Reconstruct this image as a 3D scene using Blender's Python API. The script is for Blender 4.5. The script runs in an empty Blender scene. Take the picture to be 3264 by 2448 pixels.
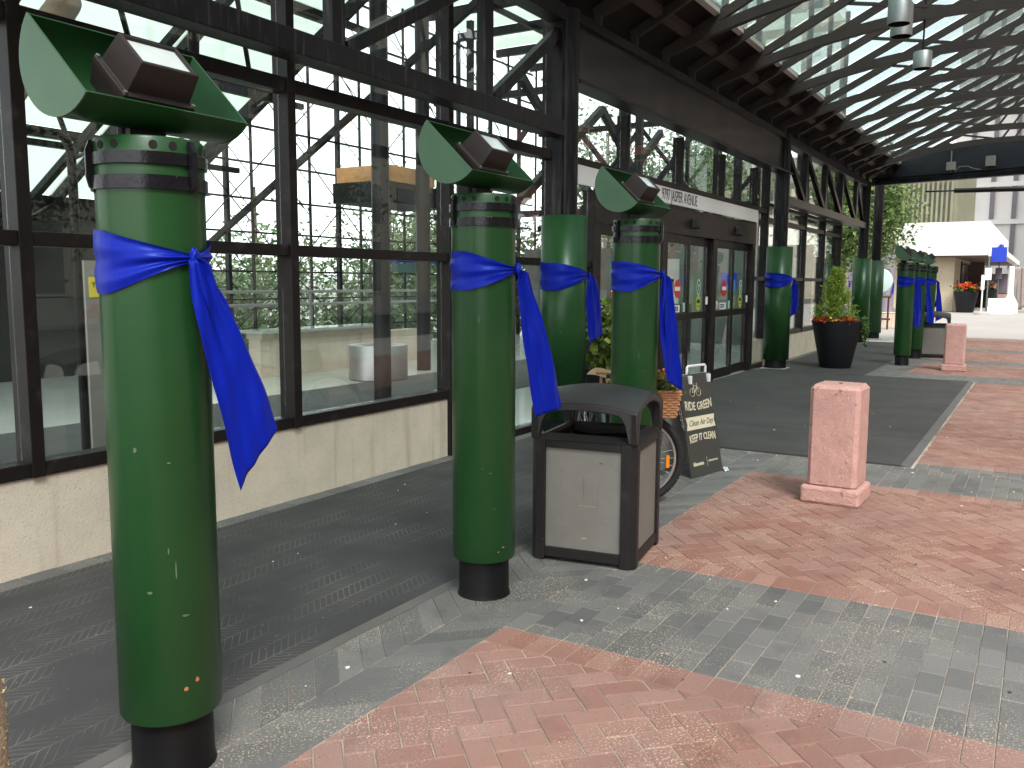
import bpy, bmesh, math, random
import numpy as np
from mathutils import Vector, Matrix, Euler

# ------------------------------------------------------------------ camera, sky, sun, exposure
scene = bpy.context.scene
C = scene.collection
EYE = Vector((0.0, 0.0, 1.5))
RIGHT = Vector((0.51724786, -0.85582123, 0.00496669))
DOWN = Vector((-0.09597788, -0.06377262, -0.99333846))
FWD = Vector((0.85043689, 0.5133255, -0.11512615))
cam_data = bpy.data.cameras.new('camera')
cam = bpy.data.objects.new('camera', cam_data)
C.objects.link(cam)
cam.matrix_world = Matrix(((RIGHT.x, -DOWN.x, -FWD.x, EYE.x), (RIGHT.y, -DOWN.y, -FWD.y, EYE.y), (RIGHT.z, -DOWN.z, -FWD.z, EYE.z), (0, 0, 0, 1)))
cam_data.sensor_width = 36.0
cam_data.lens = 36.0 * 2800 / 3264
cam_data.clip_start = 0.05
cam_data.clip_end = 3000
scene.camera = cam

SUN_EL, SUN_AZ = math.radians(52), math.radians(222)      # azimuth as in the sky texture: x = sin, y = cos
world = bpy.data.worlds.new('World')
scene.world = world
world.use_nodes = True
wn = world.node_tree.nodes
wl = world.node_tree.links
wn.clear()
sky = wn.new('ShaderNodeTexSky')
sky.sky_type = 'NISHITA'
sky.sun_disc = False
sky.sun_elevation = SUN_EL
sky.sun_rotation = SUN_AZ
sky.air_density = 1.0
sky.dust_density = 1.0
sky.ozone_density = 1.0
hs = wn.new('ShaderNodeHueSaturation')
hs.inputs['Saturation'].default_value = 0.12
bg = wn.new('ShaderNodeBackground')
bg.inputs['Strength'].default_value = 0.15
wo = wn.new('ShaderNodeOutputWorld')
wl.new(sky.outputs[0], hs.inputs['Color'])
wl.new(hs.outputs[0], bg.inputs['Color'])
wl.new(bg.outputs[0], wo.inputs['Surface'])

sun_data = bpy.data.lights.new('sun', 'SUN')
sun_data.energy = 1.5
sun_data.angle = math.radians(18)
sun_data.color = (1.0, 0.96, 0.9)
sun = bpy.data.objects.new('sun', sun_data)
C.objects.link(sun)
sdir = Vector((math.sin(SUN_AZ) * math.cos(SUN_EL), math.cos(SUN_AZ) * math.cos(SUN_EL), math.sin(SUN_EL)))
sun.rotation_euler = (-sdir).to_track_quat('-Z', 'Y').to_euler()
sun.location = (-10, -10, 20)

scene.view_settings.view_transform = 'Standard'
scene.view_settings.look = 'None'
scene.view_settings.gamma = 1.0
scene.view_settings.use_curve_mapping = False
scene.view_settings.exposure = 1.7
scene.render.engine = 'CYCLES'
cy = scene.cycles
cy.use_denoising = True
cy.max_bounces = 10
cy.diffuse_bounces = 4
cy.glossy_bounces = 4
cy.transmission_bounces = 4
cy.transparent_max_bounces = 24
cy.caustics_reflective = False
cy.caustics_refractive = False
cy.sample_clamp_indirect = 6.0

R = random.Random(7)
NP = np.random.RandomState(11)
PI = math.pi

# ------------------------------------------------------------------ materials
MATS = {}


def nodes_of(m):
    m.use_nodes = True
    return m.node_tree.nodes, m.node_tree.links


def pm(name, col, rough=0.6, metal=0.0, var=0.12, scale=3.0, bump=0.0, bscale=80.0, spec=0.5, speck=None, dirt=None, coat=0.0):
    """procedural material: base colour varied by noise, optional fine specks, dirt patches and bump"""
    if name in MATS:
        return MATS[name]
    m = bpy.data.materials.new(name)
    n, l = nodes_of(m)
    b = n['Principled BSDF']
    b.inputs['Roughness'].default_value = rough
    b.inputs['Metallic'].default_value = metal
    b.inputs['Specular IOR Level'].default_value = spec
    if coat:
        b.inputs['Coat Weight'].default_value = coat
        b.inputs['Coat Roughness'].default_value = 0.12
    g = n.new('ShaderNodeNewGeometry')
    t = n.new('ShaderNodeTexNoise')
    t.inputs['Scale'].default_value = scale
    t.inputs['Detail'].default_value = 6
    t.inputs['Roughness'].default_value = 0.65
    l.new(g.outputs['Position'], t.inputs['Vector'])
    r = n.new('ShaderNodeValToRGB')
    r.color_ramp.elements[0].position = 0.3
    r.color_ramp.elements[1].position = 0.7
    r.color_ramp.elements[0].color = (*[c * (1 - var) for c in col], 1)
    r.color_ramp.elements[1].color = (*[min(1, c * (1 + var)) for c in col], 1)
    l.new(t.outputs['Fac'], r.inputs['Fac'])
    out = r.outputs['Color']
    for extra in (speck, dirt):
        if not extra:
            continue
        ecol, escale, lo, hi = extra[:4]
        t2 = n.new('ShaderNodeTexNoise')
        t2.inputs['Scale'].default_value = escale
        t2.inputs['Detail'].default_value = 3
        if len(extra) > 4:
            mp = n.new('ShaderNodeMapping')
            mp.inputs['Scale'].default_value = extra[4]
            l.new(g.outputs['Position'], mp.inputs['Vector'])
            l.new(mp.outputs[0], t2.inputs['Vector'])
        else:
            l.new(g.outputs['Position'], t2.inputs['Vector'])
        mr = n.new('ShaderNodeMapRange')
        mr.inputs['From Min'].default_value = lo
        mr.inputs['From Max'].default_value = hi
        l.new(t2.outputs['Fac'], mr.inputs['Value'])
        mx = n.new('ShaderNodeMix')
        mx.data_type = 'RGBA'
        l.new(mr.outputs['Result'], mx.inputs['Factor'])
        l.new(out, mx.inputs['A'])
        mx.inputs['B'].default_value = (*ecol, 1)
        out = mx.outputs['Result']
    l.new(out, b.inputs['Base Color'])
    if bump:
        t3 = n.new('ShaderNodeTexNoise')
        t3.inputs['Scale'].default_value = bscale
        t3.inputs['Detail'].default_value = 4
        l.new(g.outputs['Position'], t3.inputs['Vector'])
        bp = n.new('ShaderNodeBump')
        bp.inputs['Strength'].default_value = bump
        bp.inputs['Distance'].default_value = 0.004
        l.new(t3.outputs['Fac'], bp.inputs['Height'])
        l.new(bp.outputs['Normal'], b.inputs['Normal'])
    MATS[name] = m
    return m


def glass_mat(name, tint, f0=0.045, haze=0.0, hazecol=(0.8, 0.85, 0.85)):
    m = bpy.data.materials.new(name)
    n, l = nodes_of(m)
    n.clear()
    lw = n.new('ShaderNodeLayerWeight')
    lw.inputs['Blend'].default_value = 0.5
    p = n.new('ShaderNodeMath')
    p.operation = 'POWER'
    p.inputs[1].default_value = 5.0
    l.new(lw.outputs['Facing'], p.inputs[0])
    ma = n.new('ShaderNodeMath')
    ma.operation = 'MULTIPLY_ADD'
    ma.inputs[1].default_value = 1 - f0
    ma.inputs[2].default_value = f0
    l.new(p.outputs[0], ma.inputs[0])
    tr = n.new('ShaderNodeBsdfTransparent')
    tr.inputs['Color'].default_value = (*tint, 1)
    gl = n.new('ShaderNodeBsdfGlossy')
    gl.inputs['Roughness'].default_value = 0.0
    gl.inputs['Color'].default_value = (0.95, 0.97, 0.96, 1)
    mx = n.new('ShaderNodeMixShader')
    base = tr.outputs[0]
    if haze:
        df = n.new('ShaderNodeBsdfTranslucent')
        df.inputs['Color'].default_value = (*hazecol, 1)
        m2 = n.new('ShaderNodeMixShader')
        m2.inputs['Fac'].default_value = haze
        l.new(tr.outputs[0], m2.inputs[1])
        l.new(df.outputs[0], m2.inputs[2])
        base = m2.outputs[0]
    l.new(ma.outputs[0], mx.inputs['Fac'])
    l.new(base, mx.inputs[1])
    l.new(gl.outputs[0], mx.inputs[2])
    o = n.new('ShaderNodeOutputMaterial')
    l.new(mx.outputs[0], o.inputs['Surface'])
    MATS[name] = m
    return m


def paver_mat(name, col, alt, chip, joint_amt=0.25):
    """paver: per-piece tint (object random or mesh attribute), grain, light chips and walked-in dirt"""
    m = bpy.data.materials.new(name)
    n, l = nodes_of(m)
    b = n['Principled BSDF']
    b.inputs['Roughness'].default_value = 0.82
    b.inputs['Specular IOR Level'].default_value = 0.35
    g = n.new('ShaderNodeNewGeometry')
    oi = n.new('ShaderNodeObjectInfo')
    at = n.new('ShaderNodeAttribute')
    at.attribute_name = 'rnd'
    ad = n.new('ShaderNodeMath')
    l.new(oi.outputs['Random'], ad.inputs[0])
    l.new(at.outputs['Fac'], ad.inputs[1])
    fr = n.new('ShaderNodeMath')
    fr.operation = 'FRACT'
    l.new(ad.outputs[0], fr.inputs[0])
    mx = n.new('ShaderNodeMix')
    mx.data_type = 'RGBA'
    l.new(fr.outputs[0], mx.inputs['Factor'])
    mx.inputs['A'].default_value = (*col, 1)
    mx.inputs['B'].default_value = (*alt, 1)
    out = mx.outputs['Result']

    def layer(out, scale, lo, hi, c, amt, detail=3, mask=None):
        t = n.new('ShaderNodeTexNoise')
        t.inputs['Scale'].default_value = scale
        t.inputs['Detail'].default_value = detail
        l.new(g.outputs['Position'], t.inputs['Vector'])
        mr = n.new('ShaderNodeMapRange')
        mr.inputs['From Min'].default_value = lo
        mr.inputs['From Max'].default_value = hi
        mr.inputs['To Max'].default_value = amt
        l.new(t.outputs['Fac'], mr.inputs['Value'])
        fac = mr.outputs['Result']
        if mask:
            tm = n.new('ShaderNodeTexNoise')
            tm.inputs['Scale'].default_value = mask
            tm.inputs['Detail'].default_value = 4
            l.new(g.outputs['Position'], tm.inputs['Vector'])
            mm = n.new('ShaderNodeMapRange')
            mm.inputs['From Min'].default_value = 0.44
            mm.inputs['From Max'].default_value = 0.64
            l.new(tm.outputs['Fac'], mm.inputs['Value'])
            mu = n.new('ShaderNodeMath')
            mu.operation = 'MULTIPLY'
            l.new(fac, mu.inputs[0])
            l.new(mm.outputs['Result'], mu.inputs[1])
            fac = mu.outputs[0]
        k = n.new('ShaderNodeMix')
        k.data_type = 'RGBA'
        l.new(fac, k.inputs['Factor'])
        l.new(out, k.inputs['A'])
        k.inputs['B'].default_value = (*c, 1)
        return k.outputs['Result']
    out = layer(out, 1.7, 0.42, 0.75, tuple(0.62 * c + 0.05 for c in col), 0.5, 6)
    out = layer(out, 5.5, 0.56, 0.72, tuple(0.55 * c for c in col), 0.45, 5)
    out = layer(out, 0.45, 0.45, 0.75, tuple(0.5 * c + 0.14 for c in alt), 0.45, 4)
    out = layer(out, 115, 0.575, 0.63, chip, 0.9, 2, 2.6)
    out = layer(out, 52, 0.64, 0.70, tuple(0.8 * c for c in chip), 0.7, 3, 1.3)
    out = layer(out, 95, 0.66, 0.70, tuple(0.35 * c for c in col), 0.7, 2)
    l.new(out, b.inputs['Base Color'])
    t = n.new('ShaderNodeTexNoise')
    t.inputs['Scale'].default_value = 160
    t.inputs['Detail'].default_value = 4
    l.new(g.outputs['Position'], t.inputs['Vector'])
    bp = n.new('ShaderNodeBump')
    bp.inputs['Strength'].default_value = 0.45
    bp.inputs['Distance'].default_value = 0.003
    l.new(t.outputs['Fac'], bp.inputs['Height'])
    l.new(bp.outputs['Normal'], b.inputs['Normal'])
    MATS[name] = m
    return m


def mat_rubber(name):
    """ribbed rubber matting: rows of short slanted ribs, the lean changing from row to row, pale dirt in the grooves"""
    m = bpy.data.materials.new(name)
    n, l = nodes_of(m)
    b = n['Principled BSDF']
    b.inputs['Roughness'].default_value = 0.66
    b.inputs['Specular IOR Level'].default_value = 0.2

    def M(op, a, bb=None, c=None):
        k = n.new('ShaderNodeMath')
        k.operation = op
        for i, v in enumerate((a, bb, c)):
            if v is None:
                continue
            if isinstance(v, (int, float)):
                k.inputs[i].default_value = v
            else:
                l.new(v, k.inputs[i])
        return k.outputs[0]
    g = n.new('ShaderNodeNewGeometry')
    s = n.new('ShaderNodeSeparateXYZ')
    l.new(g.outputs['Position'], s.inputs[0])
    x, y = s.outputs['X'], s.outputs['Y']
    row = M('FLOOR', M('DIVIDE', y, 0.098))
    sign = M('MULTIPLY_ADD', M('MODULO', row, 2.0), 2.0, -1.0)
    u = M('ADD', x, M('MULTIPLY', sign, y))
    rib = M('FRACT', M('DIVIDE', u, 0.040))
    ridge = M('ABSOLUTE', M('MULTIPLY_ADD', rib, 2.0, -1.0))
    edge = M('ABSOLUTE', M('MULTIPLY_ADD', M('FRACT', M('DIVIDE', y, 0.098)), 2.0, -1.0))
    groove = M('MAXIMUM', M('GREATER_THAN', ridge, 0.86), M('GREATER_THAN', edge, 0.93))
    t = n.new('ShaderNodeTexNoise')
    t.inputs['Scale'].default_value = 2.3
    t.inputs['Detail'].default_value = 6
    l.new(g.outputs['Position'], t.inputs['Vector'])
    dirt = n.new('ShaderNodeMapRange')
    dirt.inputs['From Min'].default_value = 0.42
    dirt.inputs['From Max'].default_value = 0.72
    l.new(t.outputs['Fac'], dirt.inputs['Value'])
    mx = n.new('ShaderNodeMix')
    mx.data_type = 'RGBA'
    mx.inputs['A'].default_value = (0.033, 0.033, 0.036, 1)
    mx.inputs['B'].default_value = (0.068, 0.066, 0.066, 1)
    l.new(t.outputs['Fac'], mx.inputs['Factor'])
    m2 = n.new('ShaderNodeMix')
    m2.data_type = 'RGBA'
    l.new(M('MULTIPLY', M('MULTIPLY', groove, dirt.outputs['Result']), 0.95), m2.inputs['Factor'])
    l.new(mx.outputs['Result'], m2.inputs['A'])
    m2.inputs['B'].default_value = (0.17, 0.155, 0.135, 1)
    t2 = n.new('ShaderNodeTexNoise')
    t2.inputs['Scale'].default_value = 55
    l.new(g.outputs['Position'], t2.inputs['Vector'])
    m3 = n.new('ShaderNodeMix')
    m3.data_type = 'RGBA'
    l.new(M('MULTIPLY', M('GREATER_THAN', t2.outputs['Fac'], 0.755), 0.6), m3.inputs['Factor'])
    l.new(m2.outputs['Result'], m3.inputs['A'])
    m3.inputs['B'].default_value = (0.34, 0.32, 0.28, 1)
    l.new(m3.outputs['Result'], b.inputs['Base Color'])
    bp = n.new('ShaderNodeBump')
    bp.inputs['Strength'].default_value = 0.8
    bp.inputs['Distance'].default_value = 0.004
    l.new(M('SUBTRACT', 1.0, groove), bp.inputs['Height'])
    l.new(bp.outputs['Normal'], b.inputs['Normal'])
    MATS[name] = m
    return m


def leaf_mat(name, a, b_, c, rough=0.55, trans=0.3):
    m = bpy.data.materials.new(name)
    n, l = nodes_of(m)
    b = n['Principled BSDF']
    b.inputs['Roughness'].default_value = rough
    at = n.new('ShaderNodeAttribute')
    at.attribute_name = 'rnd'
    r = n.new('ShaderNodeValToRGB')
    r.color_ramp.elements[0].color = (*a, 1)
    r.color_ramp.elements[1].color = (*c, 1)
    e = r.color_ramp.elements.new(0.5)
    e.color = (*b_, 1)
    l.new(at.outputs['Fac'], r.inputs['Fac'])
    l.new(r.outputs['Color'], b.inputs['Base Color'])
    tl = n.new('ShaderNodeBsdfTranslucent')
    l.new(r.outputs['Color'], tl.inputs['Color'])
    mx = n.new('ShaderNodeMixShader')
    mx.inputs['Fac'].default_value = trans
    l.new(b.outputs[0], mx.inputs[1])
    l.new(tl.outputs[0], mx.inputs[2])
    l.new(mx.outputs[0], n['Material Output'].inputs['Surface'])
    MATS[name] = m
    return m


def satin_mat(name, col):
    m = bpy.data.materials.new(name)
    n, l = nodes_of(m)
    b = n['Principled BSDF']
    b.inputs['Base Color'].default_value = (*col, 1)
    b.inputs['Roughness'].default_value = 0.36
    b.inputs['Specular IOR Level'].default_value = 0.3
    b.inputs['Specular Tint'].default_value = (0.35, 0.5, 1, 1)
    b.inputs['Sheen Weight'].default_value = 0.05
    b.inputs['Sheen Tint'].default_value = (0.25, 0.35, 1, 1)
    b.inputs['Anisotropic'].default_value = 0.5
    g = n.new('ShaderNodeNewGeometry')
    t = n.new('ShaderNodeTexNoise')
    t.inputs['Scale'].default_value = 26
    t.inputs['Detail'].default_value = 3
    mp = n.new('ShaderNodeMapping')
    mp.inputs['Scale'].default_value = (1, 1, 0.35)
    l.new(g.outputs['Position'], mp.inputs['Vector'])
    l.new(mp.outputs[0], t.inputs['Vector'])
    bp = n.new('ShaderNodeBump')
    bp.inputs['Strength'].default_value = 0.25
    bp.inputs['Distance'].default_value = 0.01
    l.new(t.outputs['Fac'], bp.inputs['Height'])
    l.new(bp.outputs['Normal'], b.inputs['Normal'])
    MATS[name] = m
    return m


frame_m = pm('brown_black_steel', (0.0135, 0.0105, 0.0105), 0.40, spec=0.2, var=0.25, scale=4, bump=0.1, bscale=120, dirt=((0.045, 0.040, 0.036), 9, 0.56, 0.85))
steel_m = pm('weathered_black_steel', (0.009, 0.0088, 0.0108), 0.36, spec=0.2, var=0.3, scale=5, bump=0.12, bscale=90, dirt=((0.075, 0.064, 0.056), 4, 0.55, 0.85, (7.0, 7.0, 0.6)))
canopy_m = pm('canopy_brown_steel', (0.047, 0.038, 0.034), 0.5, spec=0.2, var=0.18, scale=3, bump=0.08)
dark_m = pm('black_paint', (0.007, 0.007, 0.008), 0.4, spec=0.22, var=0.3)
soffit_m = pm('dark_soffit', (0.010, 0.008, 0.007), 0.7, spec=0.22, var=0.3)
timber_dark = pm('brown_timber_block', (0.04, 0.027, 0.021), 0.7, var=0.3)
white_edge = pm('pale_glazing_edge', (0.42, 0.40, 0.36), 0.6)
green_m = pm('green_gloss_paint', (0.011, 0.050, 0.0132), 0.33, var=0.16, scale=2.2, bump=0.05, bscale=35, coat=0.05, spec=0.28, dirt=((0.02, 0.055, 0.018), 3.2, 0.66, 0.9), speck=((0.14, 0.17, 0.13), 21, 0.765, 0.78))
green_sky_sheen = pm('green_end_sheen', (0.030, 0.085, 0.040), 0.42, var=0.12, scale=5, bump=0.05, bscale=60)  # trough green lightened for the bright sky the end plates reflect
band_m = pm('chipped_black_band', (0.007, 0.0065, 0.009), 0.24, var=0.3, scale=20, bump=0.35, bscale=60, spec=0.3, speck=((0.16, 0.16, 0.16), 60, 0.70, 0.74))
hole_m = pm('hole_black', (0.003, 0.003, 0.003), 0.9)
bronze_m = pm('bronze_housing', (0.026, 0.019, 0.0175), 0.5, spec=0.3, var=0.12, scale=20, bump=0.25, bscale=240)
lens_m = pm('frosted_lens', (0.62, 0.65, 0.63), 0.18, var=0.08, scale=15, coat=0.6)
blue_m = satin_mat('blue_satin', (0.0022, 0.010, 0.255))
conc_m = pm('bush_hammered_concrete', (0.62, 0.53, 0.425), 0.85, var=0.12, scale=2.5, bump=0.7, bscale=70, speck=((0.24, 0.20, 0.16), 130, 0.635, 0.70), dirt=((0.40, 0.31, 0.225), 3.0, 0.56, 0.85, (3.0, 3.0, 0.25)))
conc2_m = pm('smooth_concrete', (0.42, 0.40, 0.36), 0.8, var=0.12, scale=1.5, bump=0.2, dirt=((0.28, 0.25, 0.21), 0.9, 0.55, 0.85))
pink_m = pm('pink_concrete', (0.46, 0.26, 0.225), 0.85, var=0.13, scale=9, bump=0.8, bscale=65, speck=((0.62, 0.46, 0.42), 120, 0.62, 0.68), dirt=((0.22, 0.115, 0.095), 16, 0.66, 0.74))
agg_m = pm('pebble_aggregate', (0.36, 0.29, 0.20), 0.7, var=0.5, scale=70, bump=1.0, bscale=75, speck=((0.62, 0.55, 0.42), 80, 0.58, 0.64))
binf_m = pm('bin_frame_bronze', (0.0165, 0.0150, 0.0150), 0.45, spec=0.22, var=0.15, scale=8, bump=0.15, bscale=220, speck=((0.28, 0.26, 0.24), 70, 0.765, 0.78), dirt=((0.06, 0.052, 0.048), 4, 0.55, 0.9))
binp_m = pm('bin_panel_taupe', (0.170, 0.160, 0.142), 0.55, var=0.10, scale=6, bump=0.1, dirt=((0.15, 0.135, 0.115), 11, 0.64, 0.76), speck=((0.10, 0.09, 0.08), 45, 0.74, 0.77))
liner_m = pm('bin_liner_plastic', (0.008, 0.008, 0.012), 0.22, bump=0.9, bscale=25)
pot_m = pm('charcoal_planter', (0.011, 0.011, 0.0135), 0.55, spec=0.22, var=0.15, scale=6, bump=0.15, bscale=150)
soil_m = pm('potting_soil', (0.035, 0.024, 0.016), 0.95, bump=1.0, bscale=50)
slate_m = pm('chalkboard_print', (0.042, 0.042, 0.036), 0.5, var=0.1)
cream_m = pm('cream_print', (0.66, 0.60, 0.44), 0.55, var=0.08)
white_m = pm('white_plastic', (0.78, 0.78, 0.78), 0.4, var=0.04)
greyp_m = pm('grey_board_back', (0.24, 0.23, 0.21), 0.6, var=0.1)
wicker_m = pm('wicker', (0.42, 0.20, 0.09), 0.6, var=0.3, scale=70, bump=0.6, bscale=120)
tan_m = pm('tan_leather', (0.40, 0.25, 0.13), 0.6, var=0.15)
tyre_m = pm('tyre_rubber', (0.012, 0.012, 0.013), 0.75, bump=0.6, bscale=130)
chrome_m = pm('steel_bright', (0.62, 0.62, 0.62), 0.3, 1.0, var=0.05)
galv_m = pm('brushed_aluminium', (0.36, 0.365, 0.365), 0.42, 0.85, var=0.06, scale=12)
orange_m = pm('amber_reflector', (0.9, 0.28, 0.01), 0.2, var=0.1)
signw_m = pm('white_sign_panel', (0.72, 0.71, 0.70), 0.35, var=0.03)
black_print = pm('black_print', (0.015, 0.015, 0.015), 0.5)
red_print = pm('red_print', (0.55, 0.03, 0.02), 0.4)
lime_print = pm('lime_print', (0.42, 0.48, 0.03), 0.4)
mint_print = pm('mint_print', (0.38, 0.62, 0.52), 0.4)
yellow_print = pm('yellow_print', (0.75, 0.62, 0.05), 0.5)
bluesign_m = pm('blue_sign', (0.01, 0.04, 0.42), 0.4)
wood_m = pm('honey_wood', (0.42, 0.22, 0.08), 0.4, var=0.2, scale=6)
tile_m = pm('terrazzo_floor', (0.52, 0.55, 0.52), 0.12, var=0.06, scale=2, speck=((0.3, 0.33, 0.31), 90, 0.62, 0.66))
carpet_m = pm('entrance_carpet', (0.055, 0.058, 0.058), 0.9, bump=0.5)
white_frit = pm('fritted_panel', (0.8, 0.84, 0.8), 0.4, var=0.03)
rust_m = pm('rust_brown_pipe', (0.22, 0.12, 0.075), 0.6, var=0.35, scale=3)
brick_m = pm('red_brick_facade', (0.26, 0.095, 0.06), 0.8, var=0.25, scale=6, bump=0.3)
beige_m = pm('beige_stone', (0.52, 0.46, 0.37), 0.8, var=0.08, scale=0.8)
whitewall_m = pm('white_render', (0.70, 0.69, 0.665), 0.7, var=0.05, scale=0.4, dirt=((0.5, 0.46, 0.40), 0.5, 0.58, 0.9))
tanwall_m = pm('tan_stucco', (0.45, 0.38, 0.27), 0.85, var=0.10, scale=1.5, bump=0.5, bscale=20, speck=((0.25, 0.21, 0.15), 6, 0.64, 0.72))
ribgreen_m = pm('olive_ribbed_concrete', (0.165, 0.165, 0.11), 0.8, var=0.18, scale=1.2)
brownw_m = pm('brown_trim', (0.10, 0.055, 0.042), 0.6)
strip_m = pm('grey_violet_mullion', (0.16, 0.14, 0.17), 0.5)
window_m = pm('dark_window_glass', (0.035, 0.045, 0.05), 0.08, var=0.3, scale=0.5, coat=0.5)
cloth_m = pm('grey_tarpaulin', (0.25, 0.21, 0.19), 0.8, var=0.15)
pole_m = pm('green_grey_pole', (0.10, 0.15, 0.13), 0.5)
disc_m = pm('mint_disc', (0.55, 0.74, 0.70), 0.35, var=0.06)
rail_m = pm('maroon_rail', (0.07, 0.022, 0.02), 0.5)
asphalt_m = pm('asphalt', (0.055, 0.055, 0.057), 0.85, var=0.2, scale=1.5, bump=0.5, bscale=60)
plaza_m = pm('pale_concrete_ground', (0.31, 0.295, 0.275), 0.85, var=0.10, scale=0.35, bump=0.2)
bed_m = pm('joint_sand', (0.30, 0.255, 0.205), 0.95, var=0.6, scale=1.6, bump=0.4)
bank_m = pm('grassy_bank', (0.05, 0.085, 0.025), 0.95, var=0.3, scale=0.6)
bark_m = pm('bark', (0.085, 0.062, 0.045), 0.9, var=0.3, scale=10, bump=0.8, bscale=25)
vanw_m = pm('van_white', (0.72, 0.73, 0.75), 0.3, coat=0.4, var=0.02)
red_car = pm('red_car_paint', (0.45, 0.015, 0.02), 0.25, coat=0.6, var=0.02)
globe_m = pm('opal_globe', (0.8, 0.8, 0.78), 0.3, var=0.02)
gum_m = pm('gum_spot', (0.055, 0.05, 0.05), 0.8)
gumw_m = pm('litter_white', (0.7, 0.68, 0.64), 0.7)
bag_blue = pm('bright_blue_plastic', (0.01, 0.22, 0.62), 0.4)
glass = glass_mat('clear_window_glass', (0.95, 0.975, 0.965), 0.05)
glass_far = glass_mat('far_window_glass', (0.94, 0.97, 0.96), 0.03)
canopy_glass = glass_mat('canopy_glass_tinted', (0.74, 0.82, 0.81), 0.04, 0.06, (0.78, 0.85, 0.84))
frit = glass_mat('fritted_roof_glass', (0.55, 0.62, 0.58), 0.03, 0.55, (0.85, 0.92, 0.86))
red_pav = paver_mat('red_paver_clay', (0.225, 0.104, 0.079), (0.295, 0.168, 0.134), (0.56, 0.42, 0.31))
grey_pav = paver_mat('grey_paver_clay', (0.090, 0.089, 0.088), (0.152, 0.147, 0.139), (0.42, 0.35, 0.26))
rubber = mat_rubber('ribbed_rubber')
rubber_flat = pm('flat_rubber', (0.056, 0.054, 0.053), 0.75, spec=0.22, var=0.22, scale=1.6, bump=0.5, bscale=140, speck=((0.38, 0.36, 0.33), 60, 0.745, 0.76))
rubber_edge = pm('rubber_edge', (0.095, 0.09, 0.086), 0.7, var=0.15)
leaf_dark = leaf_mat('leaf_tree', (0.030, 0.065, 0.016), (0.06, 0.12, 0.03), (0.12, 0.18, 0.06))
leaf_lime = leaf_mat('leaf_lime', (0.09, 0.16, 0.014), (0.20, 0.31, 0.035), (0.38, 0.46, 0.07))
leaf_maple = leaf_mat('leaf_maple', (0.06, 0.11, 0.014), (0.15, 0.25, 0.035), (0.34, 0.38, 0.05))
leaf_street = leaf_mat('leaf_street', (0.06, 0.12, 0.03), (0.14, 0.22, 0.06), (0.27, 0.35, 0.13))
leaf_hazy = leaf_mat('leaf_bank_haze', (0.07, 0.12, 0.05), (0.13, 0.20, 0.09), (0.22, 0.29, 0.15))  # leaf colours paled to suggest haze over the bank trees
leaf_mid = leaf_mat('leaf_bedding', (0.03, 0.08, 0.014), (0.07, 0.15, 0.03), (0.15, 0.24, 0.05))
petal_red = leaf_mat('petal_red', (0.42, 0.012, 0.012), (0.55, 0.03, 0.015), (0.62, 0.10, 0.02), trans=0.2)
petal_yel = leaf_mat('petal_yellow', (0.6, 0.36, 0.02), (0.7, 0.5, 0.03), (0.75, 0.2, 0.02), trans=0.2)
petal_pch = leaf_mat('petal_peach', (0.6, 0.35, 0.25), (0.7, 0.45, 0.32), (0.7, 0.25, 0.12), trans=0.2)


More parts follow.
